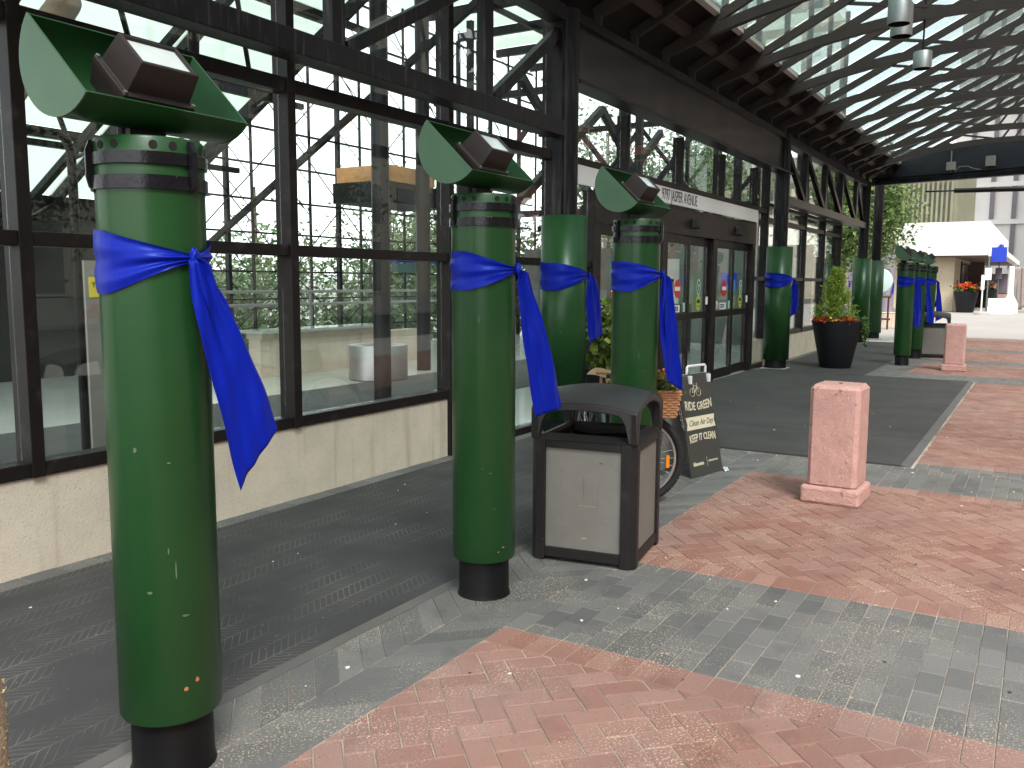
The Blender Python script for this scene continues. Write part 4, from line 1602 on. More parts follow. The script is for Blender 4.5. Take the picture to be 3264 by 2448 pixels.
# ------------------------------------------------------------------ blue ribbons
def ribbon(label, x, y, r, knot, zc, hw, L, drift, out, w1, cut, seed, group='blue ribbons', twist=0.25):
    rr = random.Random(seed)
    t = thing('satin_ribbon', label, 'ribbon', (x, y, zc), 0, group)
    ka = math.radians(knot)
    kz = 0.012
    p1, p2, p3 = rr.uniform(0, 6), rr.uniform(0, 6), rr.uniform(0, 6)
    m = MB()

    def band(u, v):
        a = u * 2 * PI
        phi = min(a, 2 * PI - a)
        k = min(1.0, phi / 1.75)
        k = 0.5 * k ** 0.85 + 0.5 * k * k * (3 - 2 * k)
        k = 0.11 + 0.89 * k
        vv = 2 * v - 1
        h = hw * k
        z = kz * (1 - k) + vv * h + 0.006 * math.sin(a * 2 + p1) * (1 if abs(vv) > 0.8 else 0.4) * k
        gather = max(0.0, 1 - phi / 1.5)
        fold = gather * 0.0045 * math.sin(vv * 7.5 + p2 + phi * 1.3) + 0.0022 * math.sin(vv * 6 + p3 + a * 1.5) + 0.0022 * math.sin(vv * 11 - a * 2.2 + p1) * (0.35 + gather)
        rad = r + 0.0075 + fold + gather * 0.006
        ang = ka + a
        return (rad * math.cos(ang), rad * math.sin(ang), z)
    m.grid(band, 110, 26)
    m.build('band', blue_m, t, sharp=180)
    O = Vector((math.cos(ka), math.sin(ka), 0))
    T = Vector((-math.sin(ka), math.cos(ka), 0))
    K = O * (r + 0.018) + Vector((0, 0, kz))
    m = MB()

    def knot_s(u, v):
        th, ph = u * 2 * PI, v * PI
        d = O * (math.cos(th) * math.sin(ph) * 0.012) + T * (math.sin(th) * math.sin(ph) * 0.016) + Vector((0, 0, math.cos(ph) * 0.027))
        return tuple(K + d * (1 + 0.14 * math.sin(3 * th + 2 * ph + p1)) + O * 0.006)
    m.grid(knot_s, 18, 12)
    m.build('knot', blue_m, t, sharp=180)

    def tail(sd, L, drift, out, w1, cut, w0, lift, nm):
        m = MB()

        def fn(u, v):
            tt = u
            s = v - 0.5
            w = w0 * min(1.0, tt / 0.05) + (w1 - w0) * (1 - (1 - tt) ** 3.2) + 0.006
            ll = L + cut * (-2 * s) * min(1, tt * 1.2)
            arch = lift * math.sin(min(1.0, tt / 0.16) * PI) if tt < 0.16 else 0
            z = -ll * tt + arch
            c = K + O * (0.004 + 0.02 * min(1.0, tt / 0.06) + out * tt ** 1.2 + 0.006 * math.sin(4 * tt + p2 + sd)) + T * (drift * tt ** 1.1 + 0.004 * math.sin(5 * tt + p3)) + Vector((0, 0, z))
            al = twist + 0.14 * math.sin(2.2 * tt + p1 + sd)
            side = T * math.cos(al) + O * math.sin(al)
            nrm = O * math.cos(al) - T * math.sin(al)
            f = 0.013 * (0.5 + tt * 0.5) * math.sin(s * 4.6 + 1.2 * tt + p2) + 0.008 * math.sin(s * 12 + p3 - 1.5 * tt) * (1 - 0.7 * tt) + 0.0022 * math.sin(s * 21 + 9 * tt + p1) + 0.003 * math.sin(tt * 17 + s * 6 + p2)
            curl = 0.05 * max(0, -s - 0.22) * tt
            return tuple(c + side * s * w + nrm * (f + curl))
        m.grid(fn, 46, 22)
        return m.build(nm, blue_m, t, solid=0.0012, sharp=180)
    tail(0.0, L, drift, out, w1, cut, 0.035, 0.022, 'tail')
    tail(1.7, L * rr.uniform(0.62, 0.74), drift * 0.95 + 0.02, out * 0.35 - 0.012, w1 * 0.5, cut * 0.5, 0.026, 0.012, 'tail')
    return t


GR = 'blue satin ribbons tied round posts'
ribbon('blue satin ribbon round the bollard beside the concrete sill, long tail with ragged tip', B_X[0], 2.25, 0.15, 272, 1.552, 0.090, 0.60, 0.15, 0.05, 0.128, 0.085, 1, GR, 0.1)
ribbon('blue satin ribbon whose tail hangs over the taupe litter bin', B_X[1], 2.25, 0.15, 277, 1.545, 0.088, 0.67, 0.13, 0.09, 0.135, 0.02, 2, GR, 0.55)
ribbon('blue satin ribbon hanging above the bicycle basket', B_X[2], 2.25, 0.15, 285, 1.542, 0.092, 0.70, 0.04, 0.05, 0.165, -0.05, 3, GR, 0.75)
ribbon('blue satin ribbon on the first far bollard past the conifer planter', B_X[3], 2.22, 0.15, 280, 1.55, 0.095, 0.85, 0.10, 0.06, 0.20, 0.03, 4, GR, 0.75)
ribbon('blue satin ribbon on the middle far bollard', B_X[4], 2.22, 0.15, 280, 1.55, 0.095, 0.85, 0.02, 0.06, 0.22, -0.05, 5, GR, 0.75)
ribbon('blue satin ribbon on the last far bollard behind the distant bin', B_X[5], 2.22, 0.15, 280, 1.55, 0.095, 0.85, 0.08, 0.05, 0.18, 0.04, 6, GR, 0.75)
ribbon('blue satin ribbon round the green column by the leafy planter', 7.64, 4.03, 0.228, 290, 1.56, 0.130, 0.62, 0.12, 0.05, 0.20, 0.04, 7, GR, 0.75)
ribbon('blue satin ribbon round the green column right of the glass doors', 15.72, 4.03, 0.228, 292, 1.56, 0.125, 0.62, 0.18, 0.04, 0.22, 0.04, 8, GR, 0.75)


# ------------------------------------------------------------------ litter bins
def make_bin(label, loc, rz):
    t = thing('litter_bin', label, 'bin', loc, rz, 'taupe panelled litter bins')
    s = 0.292
    zb = 0.665
    for sx in (-1, 1):
        for sy in (-1, 1):
            m = MB()
            c, w = 0.032, 0.082
            P = [(s, s - c), (s - c, s), (s - w, s), (s - w, s - 0.02), (s - 0.02, s - w), (s, s - w)]
            P = [(x * sx, y * sy) for x, y in P]
            if sx * sy < 0:
                P = P[::-1]
            m.prism(P, 0.0, zb - 0.002)
            m.build('corner_post', binf_m, t, bevel=0.004)
            # recessed foot
    for a in range(4):
        Mr = Matrix.Rotation(a * PI / 2, 4, 'Z')
        m = MB()
        e = s - 0.083
        m.box(-e, e, -s + 0.016, -s + 0.026, 0.075, zb - 0.045, Mr)
        m.build('panel', binp_m, t)
        m = MB()
        m.box(-e, e, -s + 0.004, -s + 0.03, 0.02, 0.075, Mr)
        m.build('bottom_rail', binf_m, t, bevel=0.003)
        m = MB()
        m.box(-e, e, -s + 0.004, -s + 0.03, zb - 0.045, zb - 0.002, Mr)
        m.build('top_rail', binf_m, t, bevel=0.003)
    m = MB()
    for a in range(4):
        Mr = Matrix.Rotation(a * PI / 2, 4, 'Z')
        i0 = 0.222
        q = [(-s, -s, zb), (s, -s, zb), (i0, -i0, zb + 0.026), (-i0, -i0, zb + 0.026), (-i0 + 0.008, -i0 + 0.008, zb + 0.01), (i0 - 0.008, -i0 + 0.008, zb + 0.01), (-s, -s, zb - 0.001), (s, -s, zb - 0.001),
             (-i0 + 0.02, -i0 + 0.02, zb - 0.2), (i0 - 0.02, -i0 + 0.02, zb - 0.2)]
        m.add(q, [(0, 1, 2, 3), (3, 2, 5, 4), (6, 7, 1, 0), (4, 5, 9, 8)], False, Mr)
    m.build('rim', binf_m, t)

    def sag(u, v):
        x, y = (u - 0.5) * 0.43, (v - 0.5) * 0.43
        return (x, y, zb - 0.03 - 0.14 * (1 - (2 * abs(u - 0.5)) ** 2) * (1 - (2 * abs(v - 0.5)) ** 2) + 0.008 * math.sin(31 * u + 7 * v))
    m = MB()
    m.grid(sag, 16, 16)
    m.build('liner_bag', liner_m, t)

    def zt(x, y):
        return 0.962 - 0.072 * (x / s) ** 2 - 0.040 * (y / s) ** 2
    m = MB()
    n = 18

    def rounded(u):
        return (2 * u - 1) * s
    m.grid(lambda u, v: (rounded(u), rounded(v), zt(rounded(u), rounded(v)) - 0.02), n, n)
    m.grid(lambda u, v: (rounded(1 - u), rounded(v), zt(rounded(1 - u), rounded(v)) - 0.055), n, n)
    for a in range(4):
        Mr = Matrix.Rotation(a * PI / 2, 4, 'Z')
        N = 28
        vs = []
        for k in range(N + 1):
            x = (2 * k / N - 1) * s
            ax = abs(x)
            top = (zt(x, -s) if a % 2 == 0 else zt(-s, x)) - 0.021
            open_top = top - 0.042
            lo = s - 0.062
            if ax >= lo:
                bot = zb + 0.002
            else:
                d = lo - ax
                rr = 0.05
                bot = open_top if d > rr else open_top - rr + math.sqrt(max(0, rr * rr - (rr - d) ** 2))
            vs += [(x, -s, top), (x, -s, bot), (x, -s + 0.045, top), (x, -s + 0.045, bot)]
        fs = []
        for k in range(N):
            o = 4 * k
            fs += [(o, o + 1, o + 5, o + 4), (o + 2, o + 6, o + 7, o + 3), (o + 1, o + 3, o + 7, o + 5), (o, o + 4, o + 6, o + 2)]
        fs += [(0, 2, 3, 1), (4 * N, 4 * N + 1, 4 * N + 3, 4 * N + 2)]
        m.add(vs, fs, False, Mr)
    m.build('lid', pm('bin_lid_sky_sheen', (0.024, 0.0225, 0.0225), 0.42, var=0.15, scale=8, bump=0.2, bscale=220, spec=0.45, speck=((0.28, 0.26, 0.24), 60, 0.755, 0.77)), t, bevel=0.006, sharp=40)  # bin frame colour lightened for the sky reflected on the lid top
    return t


bin0 = make_bin('taupe panelled litter bin with arched black lid under the ribbon tail', (4.385, 2.08, 0.002), math.radians(8.5))
bin1 = dup(bin0, 'taupe panelled litter bin by the far green bollards and pink block', (20.15, 1.93, 0.002), math.radians(6))
# scratches on the near bin's panel that faces the camera
for y0, z0, w, h, mt in ((0.005, 0.36, 0.002, 0.11, brownw_m), (0.03, 0.315, 0.10, 0.002, tan_m), (0.01, 0.135, 0.028, 0.008, tan_m), (0.10, 0.55, 0.02, 0.006, brownw_m), (-0.12, 0.50, 0.012, 0.003, brownw_m), (0.08, 0.30, 0.002, 0.05, brownw_m)):
    part('scratch', mt, bin0, (-0.2765, -0.2757, -y0 - w / 2, -y0 + w / 2, z0, z0 + h))


# ------------------------------------------------------------------ pink concrete blocks
def make_block(label, loc, rz):
    t = thing('pink_bollard', label, 'bollard', loc, rz, 'pink concrete blocks')
    bm = bmesh.new()
    m = MB()
    m.box(-0.165, 0.165, -0.165, 0.165, 0.10, 0.815)
    o = m.build('shaft', pink_m, t)
    for v in o.data.vertices:
        if v.co.z < 0.5:
            v.co.x *= 1.0
            v.co.y *= 1.0
    k = o.modifiers.new('bevel', 'BEVEL')
    k.width = 0.028
    k.segments = 1
    m = MB()
    m.box(-0.195, 0.195, -0.195, 0.195, -0.004, 0.115)
    o2 = m.build('plinth', pink_m, t)
    k = o2.modifiers.new('bevel', 'BEVEL')
    k.width = 0.018
    k.segments = 2
    for ob in (o, o2):
        s2 = ob.modifiers.new('cut', 'SUBSURF')
        s2.subdivision_type = 'SIMPLE'
        s2.levels = s2.render_levels = 4
        d = ob.modifiers.new('wear', 'DISPLACE')
        tx = bpy.data.textures.get('wear') or bpy.data.textures.new('wear', 'CLOUDS')
        tx.noise_scale = 0.035
        d.texture = tx
        d.strength = 0.007
        d.texture_coords = 'GLOBAL'
    m = MB()
    m.disc(0.013, 0.8192, 16)
    m.lathe([(0.013, 0.8192), (0.015, 0.812)], 16)
    m.build('lifting_hole', hole_m, t)
    bm.free()
    return t


blk = make_block('stout pink concrete block on its plinth beside the door mats', (6.33, 1.17, 0.002), math.radians(-2))
dup(blk, 'pink concrete block in front of the far litter bin', (17.15, 1.30, 0.002), math.radians(3))

# pebble-dashed drum at the picture's edge
t = thing('pebble_drum', 'pebble dashed concrete drum cut off behind the long rubber mat', 'planter', (0.722, 2.04, 0.002))
m = MB()
m.lathe([(0.30, 0.0), (0.31, 0.02), (0.31, 0.60), (0.30, 0.645), (0.27, 0.66), (0.23, 0.66), (0.22, 0.5), (0.0, 0.5)], 64)
o = m.build('drum_body', agg_m, t)
m = MB()
for i in range(2600):
    a, z = R.uniform(0, 2 * PI), R.uniform(0.02, 0.63)
    p = Vector((0.31 * math.cos(a), 0.31 * math.sin(a), z))
    q = R.uniform(0.003, 0.0065)
    vs = [p + Vector((R.uniform(-1, 1), R.uniform(-1, 1), R.uniform(-1, 1))).normalized() * q for _ in range(4)]
    m.add(vs, [(0, 1, 2), (0, 2, 3), (0, 3, 1), (1, 3, 2)], True)
o = m.build('pebble_facing', pm('pebbles', (0.36, 0.27, 0.16), 0.6, var=0.6, scale=110), t)
o['kind'] = 'stuff'


# ------------------------------------------------------------------ sandwich board
def sandwich():
    ang = math.atan2(-0.105, 0.42)
    t = thing('sandwich_board', 'dark folding sandwich board with cream bicycle drawing and lettering', 'sign board', (6.41, 2.25, 0.002), ang)
    w, h, tilt = 0.44, 0.80, 0.19
    F = Matrix.Rotation(-tilt, 4, 'X')       # leans back (towards +y) as it rises
    m = MB()
    m.box(0, w, -0.006, 0.006, 0.0, h, F)
    fp = m.build('front_panel', slate_m, t)
    m = MB()
    Bk = Matrix.Translation((0, 2 * h * math.sin(tilt) + 0.02, 0)) @ Matrix.Rotation(tilt, 4, 'X')
    m.box(0, w, -0.006, 0.006, 0.0, h, Bk)
    m.build('rear_panel', greyp_m, t)
    m = MB()
    top = F @ Vector((0, 0, h))
    zc = h * math.cos(tilt)
    yc = top.y + 0.01
    m.tube([(0.14, yc, zc - 0.03), (0.14, yc, zc + 0.05), (0.155, yc, zc + 0.062), (0.385, yc, zc + 0.062), (0.40, yc, zc + 0.05), (0.40, yc, zc - 0.03)], 0.011, 8)
    for x in (0.14, 0.40):
        m.box(x - 0.014, x + 0.014, yc - 0.045, yc - 0.004, zc - 0.075, zc - 0.01)
        m.box(x - 0.014, x + 0.014, yc + 0.004, yc + 0.045, zc - 0.075, zc - 0.01)
    m.build('hinge_handle', white_m, t, bevel=0.003)

    def face(x, z):
        return F @ Matrix(((1, 0, 0, x), (0, 0, -1, -0.0075), (0, 1, 0, z), (0, 0, 0, 1)))
    hw = w / 2
    text('lettering', 'RIDE GREEN', 0.085, cream_m, fp, face(hw, 0.515), 0.80, align='CENTER', warp=lambda x, y: y * (1.0 + 1.2 * abs(x)) + 0.28 * x * x, bold=0.001)
    text('lettering', 'KEEP IT CLEAN', 0.075, cream_m, fp, face(hw, 0.265), 0.72, align='CENTER', warp=lambda x, y: y * (1.0 + 1.0 * abs(x)) - 0.45 * x * x + 0.012, bold=0.001)
    m = MB()
    m.prism([(-0.20, 0), (0.20, 0), (0.185, 0.05), (0.20, 0.10), (-0.20, 0.10), (-0.185, 0.05)], 0, 0.001, face(hw, 0.365))
    bn = m.build('banner', cream_m, fp)
    text('lettering', 'Clean Air Day', 0.066, slate_m, bn, face(hw, 0.395) @ Matrix.Translation((0, 0, 0.0015)), 0.88, shear=0.35, align='CENTER')
    text('lettering', 'Edmonton', 0.040, cream_m, fp, face(0.045, 0.085), 0.85, bold=0.0012)
    text('lettering', 'edmonton.ca', 0.030, cream_m, fp, face(0.255, 0.095), 0.85)
    m = MB()
    m.box(0, 0.002, 0, 0.075, 0, 0.001, face(0.235, 0.065))
    m.build('divider_line', cream_m, fp)
    m = MB()
    # bicycle drawing
    Mf = face(hw - 0.02, 0.655)

    def ring(cx, cz, r, n=20):
        pts = [Mf @ Vector((cx + r * math.cos(2 * PI * k / n), cz + r * math.sin(2 * PI * k / n), 0.0)) for k in range(n)]
        m.tube(pts, 0.0016, 4, closed=True)
    ring(-0.042, 0, 0.032)
    ring(0.042, 0, 0.032)
    for a, b in (((-0.042, 0), (-0.018, 0.05)), ((-0.018, 0.05), (0.03, 0.05)), ((0.042, 0), (0.026, 0.065)), ((-0.005, 0), (0.03, 0.05)), ((-0.005, 0), (-0.02, 0.062)), ((-0.042, 0), (-0.005, 0)), ((0.026, 0.065), (0.04, 0.07)), ((-0.03, 0.064), (-0.01, 0.064))):
        m.tube([Mf @ Vector((*a, 0.0)), Mf @ Vector((*b, 0.0))], 0.0018, 4)
    m.build('bicycle_drawing', cream_m, fp)


sandwich()
t = thing('litter_packet', 'small crumpled pale packet beside the foot of the sandwich board', 'litter', (6.86, 2.10, 0.003), 0.4)
m = MB()
m.grid(lambda u, v: (0.13 * u - 0.06, 0.035 * v, 0.008 + 0.009 * math.sin(9 * u + 3 * v) * math.sin(5 * v + 1)), 10, 5)
m.build('packet_foil', pm('foil_pale', (0.55, 0.65, 0.68), 0.35), t, solid=0.002)


# ------------------------------------------------------------------ bicycle leaning by the third bollard
def bicycle():
    head = Vector((-0.71, -0.70, 0)).normalized()
    t = thing('bicycle', 'bicycle with wicker front basket parked behind the litter bin', 'bicycle', (5.475, 2.305, 0.002))
    Rr = 0.315
    rear = head * -1.06 + Vector((0, 0, Rr))
    front = Vector((0.0, 0.0, Rr))

    def wheel(cen, d, reflector):
        u, zz = d.normalized(), Vector((0, 0, 1))
        ax = u.cross(zz)
        n = 56
        ring = lambda r, o=0.0: [cen + u * r * math.cos(2 * PI * k / n) + zz * r * math.sin(2 * PI * k / n) + ax * o for k in range(n)]
        m = MB()
        m.tube(ring(Rr - 0.024), 0.0245, 10, closed=True)
        wh = m.build('wheel', tyre_m, t)
        m = MB()
        # tread blocks
        for k in range(84):
            a = 2 * PI * k / 84
            p = cen + (u * math.cos(a) + zz * math.sin(a)) * (Rr + 0.0005)
            dr = (u * math.cos(a) + zz * math.sin(a))
            tg = (-u * math.sin(a) + zz * math.cos(a))
            for o in (-0.011, 0.011):
                q = p + ax * o - dr * 0.003
                m.bar(q - tg * 0.007, q + tg * 0.005, 0.011, 0.007, dr)
        m.build('tread', tyre_m, wh)
        m = MB()
        m.tube(ring(Rr - 0.055), 0.009, 8, closed=True)
        m.tube(ring(Rr - 0.062), 0.007, 8, closed=True)
        m.build('rim', chrome_m, wh)
        m = MB()
        for k in range(28):
            a = 2 * PI * k / 28
            b = a + (0.5 if k % 2 else -0.5)
            m.tube([cen + (u * math.cos(b) + zz * math.sin(b)) * 0.02 + ax * (0.025 if k % 4 < 2 else -0.025), cen + (u * math.cos(a) + zz * math.sin(a)) * (Rr - 0.062)], 0.0013, 4)
        m.build('spokes', chrome_m, wh)
        m = MB()
        m.tube([cen - ax * 0.05, cen + ax * 0.05], 0.02, 12)
        m.build('hub', galv_m, wh)
        if reflector:
            m = MB()
            a = math.radians(-6)
            p = cen + (u * math.cos(a) + zz * math.sin(a)) * 0.205 - ax * -0.014
            m.bar(p - zz * 0.042, p + zz * 0.042, 0.022, 0.016, ax)
            m.build('reflector', orange_m, wh)
    steer = Vector((0.535, -0.845, 0)).normalized()
    wheel(front, steer, True)
    wheel(rear, head, False)
    up = Vector((0, 0, 1))
    bb = rear + head * 0.43 - up * 0.05
    seat = bb + up * 0.45 - head * 0.14
    hd0 = front + up * 0.33 - head * 0.13
    hd1 = front + up * 0.44 - head * 0.17
    m = MB()
    for a, b, r in ((bb, seat, 0.016), (bb, hd0, 0.018), (seat - up * 0.06, hd1, 0.015), (bb, rear, 0.010), (seat, rear, 0.009), (hd0, hd1 + up * 0.02, 0.019)):
        m.tube([a, b], r, 8)
    m.build('frame', pm('bike_paint', (0.05, 0.12, 0.10), 0.3, coat=0.5), t)
    sa = steer.cross(up)
    m = MB()
    for s in (-1, 1):
        m.tube([front + sa * 0.05 * s, front + up * 0.25 + sa * 0.05 * s, hd0 + sa * 0.03 * s], 0.010, 8)
    m.tube([hd0 + sa * -0.035, hd0 + sa * 0.035], 0.014, 8)
    m.build('fork', chrome_m, t)
    m = MB()
    top = hd1 + up * 0.10
    m.tube([hd1, top], 0.013, 8)
    m.tube([top - sa * 0.28 - steer * 0.14, top - sa * 0.22 - steer * 0.02, top, top + sa * 0.22 - steer * 0.02, top + sa * 0.28 - steer * 0.14], 0.011, 8)
    m.build('handlebar', chrome_m, t)
    for s in (-1, 1):
        m = MB()
        m.tube([top + sa * 0.268 * s - steer * 0.10, top + sa * 0.29 * s - steer * 0.20], 0.017, 8)
        m.build('grip', tan_m, t)
    m = MB()
    m.tube([seat, seat + up * 0.10], 0.012, 8)
    m.grid(lambda a, b: tuple(seat + up * (0.13 - 0.05 * (2 * b - 1) ** 2 + 0.01 * math.sin(a * 3)) + head * (0.16 - 0.27 * a) + head.cross(up) * (2 * b - 1) * (0.02 + 0.06 * a)), 8, 8)
    m.build('saddle', tan_m, t)
    m = MB()
    m.tube([bb - head.cross(up) * 0.06, bb + head.cross(up) * 0.06], 0.02, 10)
    m.tube([bb + head.cross(up) * 0.06, bb + head.cross(up) * 0.06 + up * -0.16], 0.010, 6)
    m.tube([bb - head.cross(up) * 0.06, bb - head.cross(up) * 0.06 + up * 0.16], 0.010, 6)
    m.build('crank', chrome_m, t)
    # mudguard lamp bracket and basket
    m = MB()
    bc = front + steer * 0.155 + up * 0.30
    for k in range(11):
        f = k / 10
        hw_, hd_ = 0.115 + 0.035 * f, 0.075 + 0.025 * f
        z = 0.17 * f
        pts = []
        for sx, sy in ((-1, -1), (1, -1), (1, 1), (-1, 1)):
            pts.append(bc + sa * hw_ * sx + steer * hd_ * sy + up * z)
        ring = []
        for i in range(4):
            a, b = pts[i], pts[(i + 1) % 4]
            for q in range(6):
                off = 0.004 * (1 if (q + k) % 2 else -1)
                mid = a.lerp(b, q / 6)
                ring.append(mid + (mid - bc - up * z).normalized() * off)
        m.tube(ring, 0.0095, 6, closed=True)
    m.add([bc + sa * 0.11 * sx + steer * 0.07 * sy for sx, sy in ((-1, -1), (1, -1), (1, 1), (-1, 1))], [(0, 1, 2, 3)])
    bk = m.build('basket', wicker_m, t)
    m = MB()
    m.bar(bc + steer * 0.096 + up * 0.02, bc + steer * 0.113 + up * 0.165, 0.035, 0.006, steer)
    m.build('basket_strap', pm('strap_olive', (0.19, 0.13, 0.05), 0.6), bk)
    m = MB()
    c0 = bc + steer * 0.10 + up * 0.14
    for k in range(12):
        p = c0 + Vector((0.02, -0.01, 0)) * k * 0.3 - up * 0.022 * k
        a = k % 2
        pts = [p + (sa if a else steer) * 0.007 * math.cos(2 * PI * j / 10) + up * 0.015 * math.sin(2 * PI * j / 10) for j in range(10)]
        m.tube(pts, 0.0026, 5, closed=True)
    m.build('lock_chain', chrome_m, t)
    return t.location + bc + up * 0.16, steer, sa


BC, ST, SA = bicycle()


# ------------------------------------------------------------------ plants
def posy(label, loc, n, rad, hgt, cols, cat='flowers', name='flower_bunch', leaf=leaf_mid, size=0.035, fsize=0.022, nf=60, group=None, trail=0):
    t = thing(name, label, cat, loc, 0, group)
    p, s = clump_points(n, (0, 0, hgt * 0.45), (rad, rad, hgt * 0.55), 16, 0.4)
    p[:, 2] = np.maximum(p[:, 2], 0.0)
    leaves('foliage', leaf, t, p, size, s)
    m = MB()
    for k in range(10):
        q = p[NP.randint(len(p))]
        m.tube([(q[0] * 0.2, q[1] * 0.2, -0.04), (q[0] * 0.6, q[1] * 0.6, q[2] * 0.6), tuple(q)], 0.0025, 4)
    m.build('stem', pm('stem_green', (0.08, 0.13, 0.03), 0.6), t)
    for mat, frac in cols:
        k = int(nf * frac)
        a = NP.rand(k) * 2 * PI
        rr = np.sqrt(NP.rand(k)) * rad
        base = np.stack([rr * np.cos(a), rr * np.sin(a), hgt * (0.55 + 0.5 * NP.rand(k)) * (1.1 - 0.5 * rr / rad)], 1)
        pts = np.repeat(base, 9, axis=0) + NP.normal(size=(k * 9, 3)) * fsize * 0.35
        leaves('blossom', mat, t, pts, fsize, NP.rand(k * 9), 0.9)
    return t


posy('yellow, orange and red flowers spilling out of the bicycle basket', (BC.x, BC.y, BC.z - 0.03), 420, 0.15, 0.17, ((petal_yel, 0.6), (petal_red, 0.4)), nf=26, fsize=0.02)


def planter(label, loc, r1, r0, h, rim=0.02):
    t = thing('round_planter', label, 'planter', loc, 0, 'charcoal round planters')
    m = MB()
    m.lathe([(r0 * 0.97, 0.0), (r0, 0.01), (r1, h - 0.012), (r1, h), (r1 - rim, h), (r1 - rim - 0.01, h - 0.06)], 48)
    m.disc(r0 * 0.97, 0.001, 48, flip=True)
    m.build('pot', pot_m, t)
    m = MB()
    m.disc(r1 - rim - 0.008, h - 0.05, 32)
    m.build('soil', soil_m, t)
    return t


def conifer(label, loc, h, r):
    t = thing('conifer', label, 'shrub', loc)
    m = MB()
    m.tube([(0, 0, -0.05), (0.01, 0, h * 0.4), (0, 0.01, h * 0.92)], [0.022, 0.014, 0.004], 8)
    m.build('trunk', bark_m, t)
    P, S = [], []
    for k in range(230):
        z = h * (0.02 + 0.95 * NP.rand() ** 1.1)
        f = 1 - z / h
        rad = r * (0.10 + 0.98 * f ** 0.85) * (0.8 + 0.35 * NP.rand())
        a = NP.rand() * 2 * PI
        n = 55
        s = NP.rand(n)
        q = np.stack([rad * s * math.cos(a), rad * s * math.sin(a), z + 0.16 * s ** 1.5 * (1 - 0.3 * f)], 1) + NP.normal(size=(n, 3)) * 0.018
        P.append(q)
        S.append(np.clip(0.25 + 0.5 * s + 0.25 * NP.normal(size=n) * 0.6, 0, 1))
    leaves('crown', leaf_lime, t, np.concatenate(P), 0.038, np.concatenate(S), 0.34, droop=-0.7)
    return t


# planter with conifer and red bedding
PL = (16.42, 3.15, 0.016)
planter('charcoal planter with clipped conifer and red flowers beside the far mat', PL, 0.43, 0.265, 0.83)
conifer('bright green conifer growing in the planter with red flowers', (PL[0], PL[1] + 0.05, 0.80), 0.86, 0.37)
posy('red and orange bedding flowers round the conifer', (PL[0] - 0.05, PL[1], 0.79), 520, 0.40, 0.13, ((petal_red, 0.85), (petal_yel, 0.15)), nf=62, fsize=0.045, size=0.06)
t = thing('trailing_plant', 'green trailing plant hanging over the conifer planter rim', 'plant', (PL[0] + 0.14, PL[1] - 0.38, 0.80))
P = []
for k in range(12):
    x0 = NP.uniform(-0.16, 0.20)
    ln = NP.uniform(0.12, 0.30) if k < 9 else NP.uniform(0.30, 0.45)
    s = NP.rand(60)
    P.append(np.stack([x0 + 0.03 * s * NP.normal(), -0.06 - 0.03 * s + 0 * s, 0.05 - ln * s], 1) + NP.normal(size=(60, 3)) * 0.012)
s = NP.rand(300, 3)
P.append((s - 0.5) * np.array([0.5, 0.3, 0.14]) + np.array([0.05, 0.05, 0.05]))
P = np.concatenate(P)
leaves('foliage', leaf_mid, t, P, 0.04, NP.rand(len(P)), 0.7, droop=0.6)
m = MB()
m.tube([(0, 0.05, 0.0), (0, -0.06, 0.04), (0.01, -0.09, -0.3)], 0.004, 5)
m.build('stem', bark_m, t)

# leafy maple planter by the first column
PL2 = (8.37, 3.87, 0.016)
planter('charcoal planter with a leafy maple shrub by the doors', PL2, 0.30, 0.20, 0.56)
t = thing('maple_shrub', 'leafy lime green maple shrub in the planter behind the third bollard', 'shrub', (PL2[0], PL2[1], 0.50))
m = MB()
br = []
for k in range(13):
    a = NP.rand() * 2 * PI
    rr = NP.uniform(0.10, 0.30)
    hh = NP.uniform(0.45, 0.92)
    pts = [(0, 0, 0), (rr * 0.3 * math.cos(a), rr * 0.3 * math.sin(a), hh * 0.4), (rr * math.cos(a), rr * math.sin(a), hh)]
    br.append(pts)
br.append([(0, 0, 0), (-0.12, 0.08, 0.5), (-0.22, 0.17, 0.80), (-0.28, 0.21, 1.06)])
for pts in br:
    m.tube(pts, [0.008] + [0.005] * (len(pts) - 2) + [0.002], 5)
m.build('branch', bark_m, t)
P = []
for pts in br:
    pts = np.array(pts)
    for q in range(40 if len(pts) == 3 else 16):
        u = NP.uniform(0.25 if len(pts) == 3 else 0.45, 1.0) * (len(pts) - 1)
        i = min(int(u), len(pts) - 2)
        P.append(pts[i] * (1 - (u - i)) + pts[i + 1] * (u - i) + NP.normal(size=3) * (0.055 if len(pts) == 3 else 0.03))
P = np.array(P)
leaves('foliage', leaf_maple, t, P, 0.085, NP.rand(len(P)), 1.05, droop=0.25)


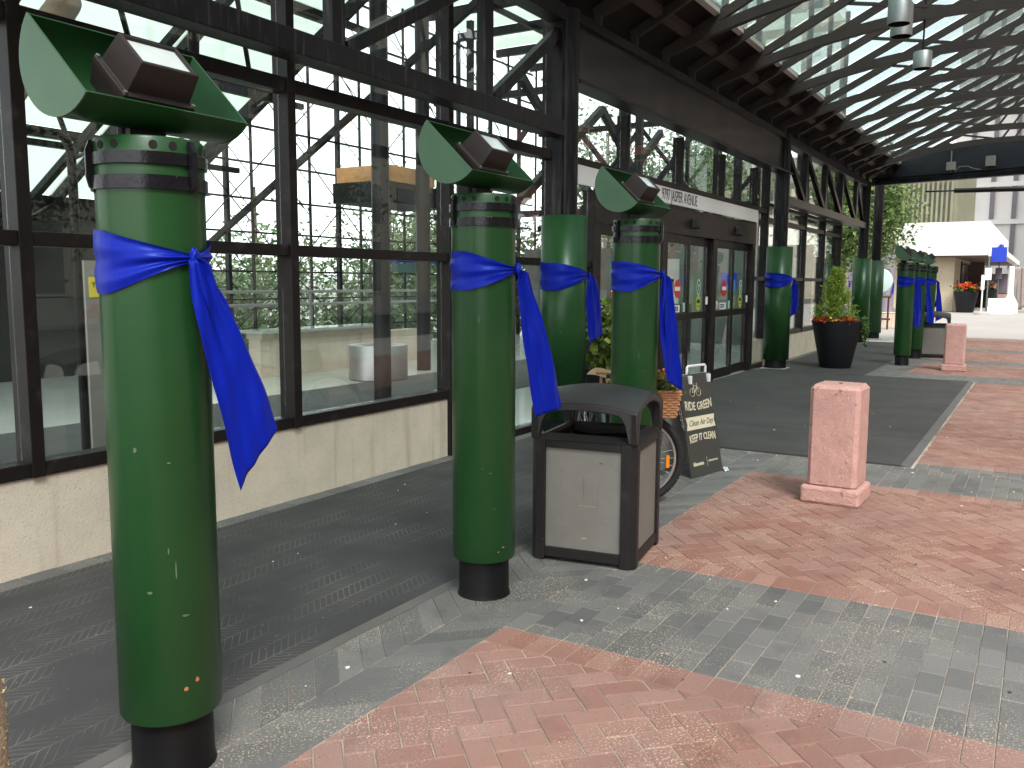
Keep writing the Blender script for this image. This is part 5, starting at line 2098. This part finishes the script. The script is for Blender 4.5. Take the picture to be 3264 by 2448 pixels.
def tree(label, loc, h, crown_z, radii, n, leaf, size, trunk_r=0.12, seed=0, group=None, clumps=26, lean=0.0):
    t = thing('leafy_tree', label, 'tree', loc, 0, group)
    m = MB()
    m.tube([(0, 0, -0.3), (lean * 0.3, 0, crown_z * 0.5), (lean, 0.05, crown_z), (lean * 1.1, 0, h * 0.9)], [trunk_r * 1.25, trunk_r, trunk_r * 0.75, trunk_r * 0.25], 10)
    rr = random.Random(seed)
    for k in range(9):
        a = rr.uniform(0, 2 * PI)
        z0 = crown_z * rr.uniform(0.65, 1.1)
        e = Vector((lean + radii[0] * 0.7 * math.cos(a), radii[1] * 0.7 * math.sin(a), crown_z + radii[2] * rr.uniform(-0.4, 0.8)))
        m.tube([(lean * 0.8, 0, z0), Vector((lean, 0, z0)).lerp(e, 0.5) + Vector((0, 0, 0.15)), e], [trunk_r * 0.45, trunk_r * 0.28, trunk_r * 0.1], 6)
    m.build('trunk', bark_m, t)
    p, s = clump_points(n, (lean, 0, crown_z), radii, clumps, 0.42)
    leaves('crown', leaf, t, p, size, s, 0.5, droop=0.3)
    return t


GT = 'street trees'
tree('green leafy street tree just past the end of the glass hall', (33.6, 5.75, 0), 6.5, 3.9, (1.75, 1.6, 2.2), 17000, leaf_street, 0.17, 0.13, 5, GT, 40)
GB = 'trees on the river bank'
LB = ['pale green bank tree seen beyond the steel drum', 'broad bank tree beyond the rear glass wall behind the handrail', 'tall loose bank tree rising behind the timber fascia box', 'dark bank tree beyond the hanging hall sign',
      'bank tree seen through the clerestory over the doors', 'rounded bank tree at the far end of the rear glass', 'low bushy bank tree behind the stone cap wall', 'feathery bank tree beyond the last hall column', 'tall full tree close behind the end wall of the hall', 'tall tree standing behind the railing past the hall', 'tall dark tree behind the street tree and grey columns']
for i, (x, y, h, cz, rx_, rz_) in enumerate(((14.5, 18, 4, 0.2, 3.2, 2.2), (18.5, 20, 5, 0.8, 3.6, 2.4), (23.5, 19, 5.5, 1.6, 3.0, 2.9), (27.5, 21, 6, 2.2, 3.4, 3.2), (31, 14.5, 8, 4.2, 3.4, 4.4), (40, 17, 9, 4.4, 5.0, 4.6), (19.5, 16.5, 2.5, -0.3, 2.4, 1.5), (27, 16.5, 4.6, 1.3, 2.2, 2.4), (27.5, 10.4, 6.5, 3.4, 2.2, 2.6), (31.5, 11.6, 8.0, 4.4, 2.4, 3.0), (36.5, 12.5, 9, 4.8, 2.6, 3.2))):
    tree(LB[i], (x, y, -2.6 if y > 13 else -0.02), h + (2.6 if y > 13 else 0), cz + (2.6 if y > 13 else 0), (rx_, 2.0, rz_), 5200, leaf_hazy, 0.19, 0.14, 20 + i, GB, 30)


# ------------------------------------------------------------------ beyond the canopy
# low white building with deep fascia and ribbed upper storey
wb = thing('white_pavilion', 'low tan walled building with deep white concrete roof fascia', 'building', (58, 10, 0))
part('tan_wall', tanwall_m, wb, (54.6, 55.2, 4.4, 24.0, 0, 3.05))
part('tan_wall', tanwall_m, wb, (55.2, 66.0, 4.4, 4.75, 0, 3.05))
part('brown_column', brownw_m, wb, (66.6, 67.3, 3.6, 4.5, 0, 3.02))
m = MB()
m.add([(53.6, 2.75, 3.06), (53.6, 26, 3.06), (53.6, 26, 4.86), (53.6, 2.75, 4.86), (80, 2.75, 3.06), (80, 26, 3.06), (80, 26, 4.86), (80, 2.75, 4.86)],
      [(0, 1, 2, 3)[::-1], (4, 5, 6, 7), (0, 4, 7, 3)[::-1][::-1], (1, 2, 6, 5), (3, 7, 6, 2), (0, 1, 5, 4)])
m.build('roof_fascia', whitewall_m, wb)
part('roof_soffit', brownw_m, wb, (53.7, 79.9, 2.3, 25.9, 2.98, 3.055))
part('side_slab', whitewall_m, wb, (53.55, 80, 1.9, 2.74, 3.0, 3.3))
part('wall_plaque', brownw_m, wb, (56.4, 57.2, 4.36, 4.398, 1.2, 1.75))
for k in range(3):
    x = 58.6 + 2.2 * k
    w = part('window', frame_m, wb, (x, x + 1.9, 4.33, 4.398, 0.3, 2.85))
    part('pane', window_m, w, (x + 0.12, x + 1.0, 4.31, 4.328, 0.4, 2.75), (x + 1.1, x + 1.8, 4.31, 4.328, 0.4, 2.75))
# arcade at the left end of the fascia: openings and grey columns
for k, y in enumerate((7.5, 10.2, 13.0, 16.0, 19.0)):
    part('window', window_m, wb, (54.52, 54.598, y, y + 1.7, 0.4, 2.75))
up = part('upper_storey', ribgreen_m, wb, (58.4, 74.0, 5.0, 20.0, 4.86, 9.5))
for k in range(56):
    y = 5.0 + 0.26 * k
    part('rib', ribgreen_m, up, (58.22, 58.398, y, y + 0.12, 4.86, 7.6))
for k in range(54):
    x = 58.5 + 0.28 * k
    part('rib', ribgreen_m, up, (x, x + 0.12, 4.82, 4.998, 4.86, 7.3 + 2.0))
settle(wb)
fs = thing('blue_fascia_sign', 'bright blue lettered sign on the edge of the white roof', 'sign', (52.3, 2.28, 2.62))
part('sign_back', bluesign_m, fs, (0.0, 1.15, -0.06, 0.0, 0.10, 0.85), (-0.08, -0.001, -0.45, 0.25, 0.05, 0.80))
for k in range(3):
    part('sign_letter', bluesign_m, fs, (0.05 + 0.37 * k, 0.35 + 0.37 * k, -0.20, -0.062, 0.1 + 0.05 * k, 0.95))
fs.rotation_euler.z = math.radians(-3)

# tall white office block with dark vertical strips
ob = thing('white_office_block', 'tall white office block with thin dark vertical mullions', 'building', (118, -6, 0))
part('wall', whitewall_m, ob, (110, 150, -46, 9.5, 0, 46))
for k in range(26):
    y = -45 + 2.1 * k
    part('mullion_strip', strip_m, ob, (109.7, 109.995, y, y + 0.42, 3.2, 46))
for z in (8.0, 12.0, 16.0, 20.0, 24.0, 28.0):
    part('spandrel', whitewall_m, ob, (109.6, 109.998, -46, 9.4, z, z + 0.5))
part('ground_floor', window_m, ob, (109.7, 109.99, -46, 9.4, 0.0, 2.6))
settle(ob)

# cream tower glimpsed over the portal
ct = thing('cream_tower', 'cream stone tower with small windows glimpsed above the canopy end', 'building', (95, -15, 0))
part('wall', beige_m, ct, (90, 106, -40, 0.5, 0, 60))
for i in range(12):
    for j in range(10):
        y, z = -38 + 3.2 * i, 10 + 4.4 * j
        w = part('window', window_m, ct, (89.9, 89.998, y, y + 1.3, z, z + 2.1))
        if j % 2 == 0:
            part('sill', whitewall_m, w, (89.8, 89.9, y - 0.1, y + 1.4, z - 0.18, z - 0.001))
settle(ct)

# brick and stone fronts across the street (seen as reflections in the glass)
for nm, lab, x0, x1, hgt, mt, wx in (('brick_building', 'red brick building across the street mirrored in the windows', -26, 6, 17, brick_m, 3.4), ('stone_building', 'beige stone building across the street mirrored in the door glass', 8, 44, 24, beige_m, 3.0),
                                     ('brick_building', 'long dark brick building farther along the street', 46, 88, 14, brick_m, 3.8)):
    bd = thing(nm, lab, 'building', ((x0 + x1) / 2, -28, 0))
    part('wall', mt, bd, (x0, x1, -36, -22, 0, hgt))
    part('cornice', beige_m, bd, (x0 - 0.3, x1 + 0.3, -22.002, -21.6, hgt - 0.8, hgt + 0.1))
    part('plinth', conc2_m, bd, (x0, x1, -22.002, -21.85, 0.1, 0.9))
    n = int((x1 - x0) / wx)
    for i in range(n):
        for j in range(int((hgt - 2) / 3.6)):
            xa = x0 + (i + 0.25) * wx
            z = 1.0 + 3.6 * j
            hh = 2.6 if j == 0 else 2.0
            w = part('window', window_m, bd, (xa, xa + wx * 0.5, -22.002, -21.94, z, z + hh))
            part('sill', beige_m, w, (xa - 0.1, xa + wx * 0.5 + 0.1, -22.002, -21.85, z - 0.16, z - 0.001))
    settle(bd)


def globe_lamp(label, loc):
    t = thing('globe_lamp', label, 'street lamp', loc, 0, 'globe street lamps')
    m = MB()
    m.lathe([(0.16, 0), (0.14, 0.3), (0.06, 0.5), (0.05, 3.2)], 16)
    m.tube([(-0.45, 0, 3.2), (0.45, 0, 3.2)], 0.03, 8)
    m.tube([(0, -0.45, 3.2), (0, 0.45, 3.2)], 0.03, 8)
    m.build('post', pole_m, t)
    for p in ((-0.45, 0, 3.42), (0.45, 0, 3.42), (0, -0.45, 3.42), (0, 0.45, 3.42), (0, 0, 3.95)):
        m = MB()
        m.lathe([(0.02, -0.22)] + [(0.22 * math.cos(a), 0.22 * math.sin(a)) for a in [math.radians(-80 + 16 * k) for k in range(11)]] + [(0.01, 0.22)], 20, p)
        m.build('globe', globe_m, t)
    m = MB()
    m.tube([(0, 0, 3.2), (0, 0, 3.8)], 0.03, 8)
    m.build('stem', pole_m, t)
    return t


g0 = globe_lamp('five globe street lamp at the kerb before the brick building', (-1.5, -5.4, -0.01))
dup(g0, 'five globe street lamp at the kerb before the stone building', (10.5, -5.4, -0.01))
dup(g0, 'five globe street lamp far along the kerb', (24.5, -5.4, -0.01))
tree('street tree across the road before the stone building', (15, -18.6, 0.1), 8, 5.2, (2.6, 2.4, 2.8), 3000, leaf_dark, 0.26, 0.16, 41, GT, 28)
tree('street tree across the road before the long brick building', (29, -18.6, 0.1), 8, 5.0, (2.6, 2.4, 2.8), 3000, leaf_mid, 0.26, 0.16, 42, GT, 28)


def car(label, loc, rz, paint, L=4.3, Wd=1.75, Hh=1.42, van=False, name='parked_car', cat='car'):
    t = thing(name, label, cat, loc, rz)
    hw = Wd / 2
    if van:
        prof = [(-L / 2, 0.35), (-L / 2, 1.95), (-L / 2 + 0.15, 2.1), (L / 2 - 1.45, 2.12), (L / 2 - 0.75, 1.25), (L / 2 - 0.1, 1.05), (L / 2, 0.7), (L / 2, 0.35)]
    else:
        prof = [(-L / 2, 0.38), (-L / 2 + 0.03, 0.78), (-L / 2 + 0.55, 0.92), (-L / 2 + 1.15, 1.36), (-0.15, Hh), (0.55, 1.32), (1.15, 0.95), (L / 2 - 0.15, 0.78), (L / 2, 0.55), (L / 2 - 0.03, 0.33)]
    n = len(prof)
    m = MB()
    vs = []
    for y, k in ((-hw, 1), (-hw * 0.96, 0), (hw * 0.96, 0), (hw, 1)):
        for x, z in prof:
            tuck = 0.82 if z > 1.0 else 1.0
            vs.append((x, y * (tuck if k else tuck), z))
    m.add(vs, [tuple(range(n)), tuple(range(4 * n - 1, 3 * n - 1, -1))] + [(a * n + i, (a + 1) * n + i, (a + 1) * n + (i + 1) % n, a * n + (i + 1) % n) for a in range(3) for i in range(n)])
    bd = m.build('body', paint, t, bevel=0.04)
    for s in (-1, 1):
        m = MB()
        if van:
            q = [(L / 2 - 1.4, 2.0), (L / 2 - 0.85, 1.3), (L / 2 - 2.0, 1.3), (L / 2 - 2.0, 2.0)]
        else:
            q = [(-L / 2 + 0.8, 0.98), (-L / 2 + 1.25, 1.3), (0.45, 1.28), (0.98, 0.98)]
        yk = hw * 0.82 + 0.004
        m.add([(x, s * yk, z) for x, z in q] + [(x, s * (yk - 0.03), z) for x, z in q], [(0, 1, 2, 3), (7, 6, 5, 4), (0, 4, 5, 1), (1, 5, 6, 2), (2, 6, 7, 3), (3, 7, 4, 0)])
        m.build('side_window', window_m, bd)
        for x in (-L * 0.31, L * 0.31):
            m = MB()
            Mw = Matrix.Translation((x, s * (hw - 0.1), 0.32)) @ Matrix.Rotation(PI / 2, 4, 'X')
            m.lathe([(0.18, -0.11), (0.30, -0.11), (0.32, -0.08), (0.32, 0.08), (0.30, 0.11), (0.18, 0.11)], 24, M=Mw)
            wh = m.build('wheel', tyre_m, t)
            m = MB()
            m.lathe([(0.02, 0.10), (0.18, 0.10), (0.19, 0.05)], 16, M=Mw)
            m.lathe([(0.02, -0.10), (0.18, -0.10), (0.19, -0.05)], 16, M=Mw)
            m.build('rim', galv_m, wh)
        part('tail_light', red_print, t, (-L / 2 - 0.012, -L / 2 + 0.03, s * hw * 0.86 - 0.08, s * hw * 0.86 + 0.08, 0.62, 0.78 if not van else 1.2))
        part('headlight', lens_m, t, (L / 2 - 0.2, L / 2 - 0.02, s * hw * 0.8 - 0.1, s * hw * 0.8 + 0.1, 0.58, 0.7))
    if van:
        part('rear_window', window_m, bd, (-L / 2 - 0.015, -L / 2 - 0.001, -0.62, 0.62, 1.25, 1.85))
        part('blue_stripe', bluesign_m, bd, (-L / 2 - 0.012, -L / 2 - 0.001, -0.86, 0.86, 0.98, 1.08))
    return t


car('white van with blue stripe parked far off beyond the draped fence', (76, 0.95, 0.0), math.radians(2), vanw_m, 5.0, 1.95, 2.1, True, 'delivery_van', 'van')
car('small red car parked across the street', (18.5, -15.6, 0.0), math.radians(180), red_car)

# planters and street things in front of the far building
FP = (54.0, 3.72, -0.02)
planter('charcoal planter with red flowers against the far tan wall', FP, 0.62, 0.42, 1.15)
posy('red flowers and grasses in the planter by the tan wall', (FP[0], FP[1], 1.08), 420, 0.60, 0.5, ((petal_red, 0.8), (petal_yel, 0.2)), nf=70, fsize=0.09, size=0.16)
FP2 = (66.0, 3.35, -0.02)
planter('charcoal planter with peach flowers under the far roof overhang', FP2, 0.62, 0.42, 1.2)
posy('peach coloured flowers in the planter under the overhang', (FP2[0], FP2[1], 1.12), 420, 0.60, 0.55, ((petal_pch, 1.0),), nf=70, fsize=0.11, size=0.16)


def post_sign(label, loc, h, w, hh, z, mat, pole, base=True, r=0.035):
    t = thing('post_sign', label, 'sign post', loc)
    m = MB()
    m.tube([(0, 0, 0), (0, 0, h)], r, 10)
    m.build('post', pole, t)
    m = MB()
    m.box(-0.02 - r, 0.0 - r, -w / 2, w / 2, z, z + hh)
    m.build('sign_plate', mat, t, bevel=0.01)
    if base:
        m = MB()
        m.lathe([(0.36, 0), (0.36, 0.12), (0.33, 0.15), (0.03, 0.16)], 20)
        m.build('foot', conc2_m, t)
    return t


post_sign('short white sign on a post in a round concrete foot', (50.6, 2.75, -0.02), 1.75, 0.16, 0.75, 1.25, white_m, white_m)
post_sign('tall green street post with a pale plate under the overhang', (51.6, 2.58, -0.02), 2.95, 0.30, 0.62, 1.75, white_m, pole_m, False)
post_sign('green street post with dark plate farther under the overhang', (62.0, 2.55, -0.02), 3.0, 0.36, 0.7, 1.85, strip_m, pole_m, False)
# white road barrier, propped stick, draped fence
t = thing('road_barrier', 'white concrete road barrier beside the draped fence', 'barrier', (51.2, 1.95, -0.02))
m = MB()
for_poly = [(-0.32, 0), (0.32, 0), (0.30, 0.2), (0.14, 0.42), (0.12, 0.82), (-0.12, 0.82), (-0.14, 0.42), (-0.30, 0.2)]
m.prism(for_poly, -0.55, 0.55, Matrix(((1, 0, 0, 0), (0, 0, 1, 0), (0, 1, 0, 0), (0, 0, 0, 1))))
m.build('barrier_body', whitewall_m, t, bevel=0.03)
t = thing('white_pillar', 'slim white pillar with sloping foot behind the barrier', 'pillar', (54.0, 1.62, -0.02))
m = MB()
m.lathe([(0.42, 0), (0.40, 0.5), (0.16, 1.0), (0.15, 2.45), (0.05, 2.5)], 16)
m.build('pillar_body', whitewall_m, t)
t = thing('draped_fence', 'fence hung with brown grey tarpaulin folds', 'fence', (56, 0.9, -0.02))
m = MB()
m.grid(lambda u, v: (0.9 * u + 0.10 * math.sin(14 * u), 0.55 - 1.25 * u + 0.06 * math.sin(22 * u + 2 * v), 0.25 + 2.25 * v - 0.10 * math.sin(9 * u) * (1 - v)), 40, 14)
m.build('tarpaulin', cloth_m, t, solid=0.02)
for q in (0.05, 0.5, 0.95):
    m = MB()
    m.tube([(0.9 * q + 0.12, 0.55 - 1.25 * q, 0), (0.9 * q + 0.12, 0.55 - 1.25 * q, 2.6)], 0.04, 8)
    m.build('fence_post', pole_m, t)
t = thing('low_wall', 'low tan and pink wall behind the van forecourt', 'wall', (72, 0, -0.02))
part('tan_part', tanwall_m, t, (0, 0.4, -6, 1.4, 0, 0.75))
part('pink_part', pink_m, t, (0, 0.4, 1.401, 3.0, 0, 0.85))
part('dark_part', strip_m, t, (1.5, 1.8, 2.1, 3.6, 0.9, 2.3))

# handrail, concrete blocks and round disc just past the hall
t = thing('ramp_railing', 'dark maroon railing behind the far green columns', 'railing', (31.5, 5.2, -0.02))
for z in (1.10, 0.35):
    m = MB()
    m.tube([(0, 2.6, z), (0.4, -0.78, z)], 0.035, 8)
    m.build('rail', rail_m, t)
for k in range(9):
    f = k / 8
    m = MB()
    m.tube([(0.4 * f, 2.6 - 3.3 * f, 0.0), (0.4 * f, 2.6 - 3.3 * f, 1.1)], 0.02 if k % 4 else 0.035, 6)
    m.build('baluster', rail_m, t)
for bx, by, lab in ((32.9, 4.84, 'low concrete block under the railing, half hidden by the far green column'), (33.2, 4.42, 'low concrete block beyond the railing end')):
    t = thing('concrete_block', lab, 'block', (bx, by, -0.02), 0, 'low concrete blocks by the railing')
    part('block_body', conc_m, t, (-0.35, 0.35, -0.2, 0.2, 0, 0.51), bevel=0.02)
    part('block_cap', conc_m, t, (-0.36, 0.36, -0.205, 0.205, 0.511, 0.54), bevel=0.01)
t = thing('round_disc_sign', 'pale mint round disc sign behind the far green column', 'sign', (29.0, 4.36, -0.02))
m = MB()
m.tube([(0, 0, 0), (0, 0, 1.95)], 0.03, 8)
m.build('post', pole_m, t)
m = MB()
m.lathe([(0.36, 0.0), (0.37, 0.01), (0.36, 0.02), (0.2, 0.045), (0.01, 0.055)], 36, M=Matrix.Translation((-0.04, 0, 1.62)) @ Matrix.Rotation(-PI / 2, 4, 'Y'))
m.disc(0.36, 0.0, 36, flip=True, M=Matrix.Translation((-0.04, 0, 1.62)) @ Matrix.Rotation(-PI / 2, 4, 'Y'))
m.build('disc', disc_m, t)
for x, y, lab in ((47.0, 8.3, 'grey round street column with blue ribbon behind the railing'), (44.0, 6.3, 'grey street column on a sloped foot before the far bollards')):
    t = thing('street_column', lab, 'column', (x, y, -0.02))
    m = MB()
    m.lathe([(0.55, 0), (0.52, 0.15), (0.30, 0.5), (0.28, 3.6)], 20)
    m.build('shaft', strip_m, t)
ribbon('thin blue ribbon round the grey street column behind the railing', 47.0, 8.3, 0.28, 150, 1.62, 0.10, 0.3, 0.05, 0.02, 0.08, 0.0, 12, GR)
ribbon('thin blue bow on the grey street column beside the far bollards', 44.0, 6.3, 0.28, 250, 1.52, 0.07, 0.5, -0.2, 0.05, 0.10, 0.0, 13, GR)
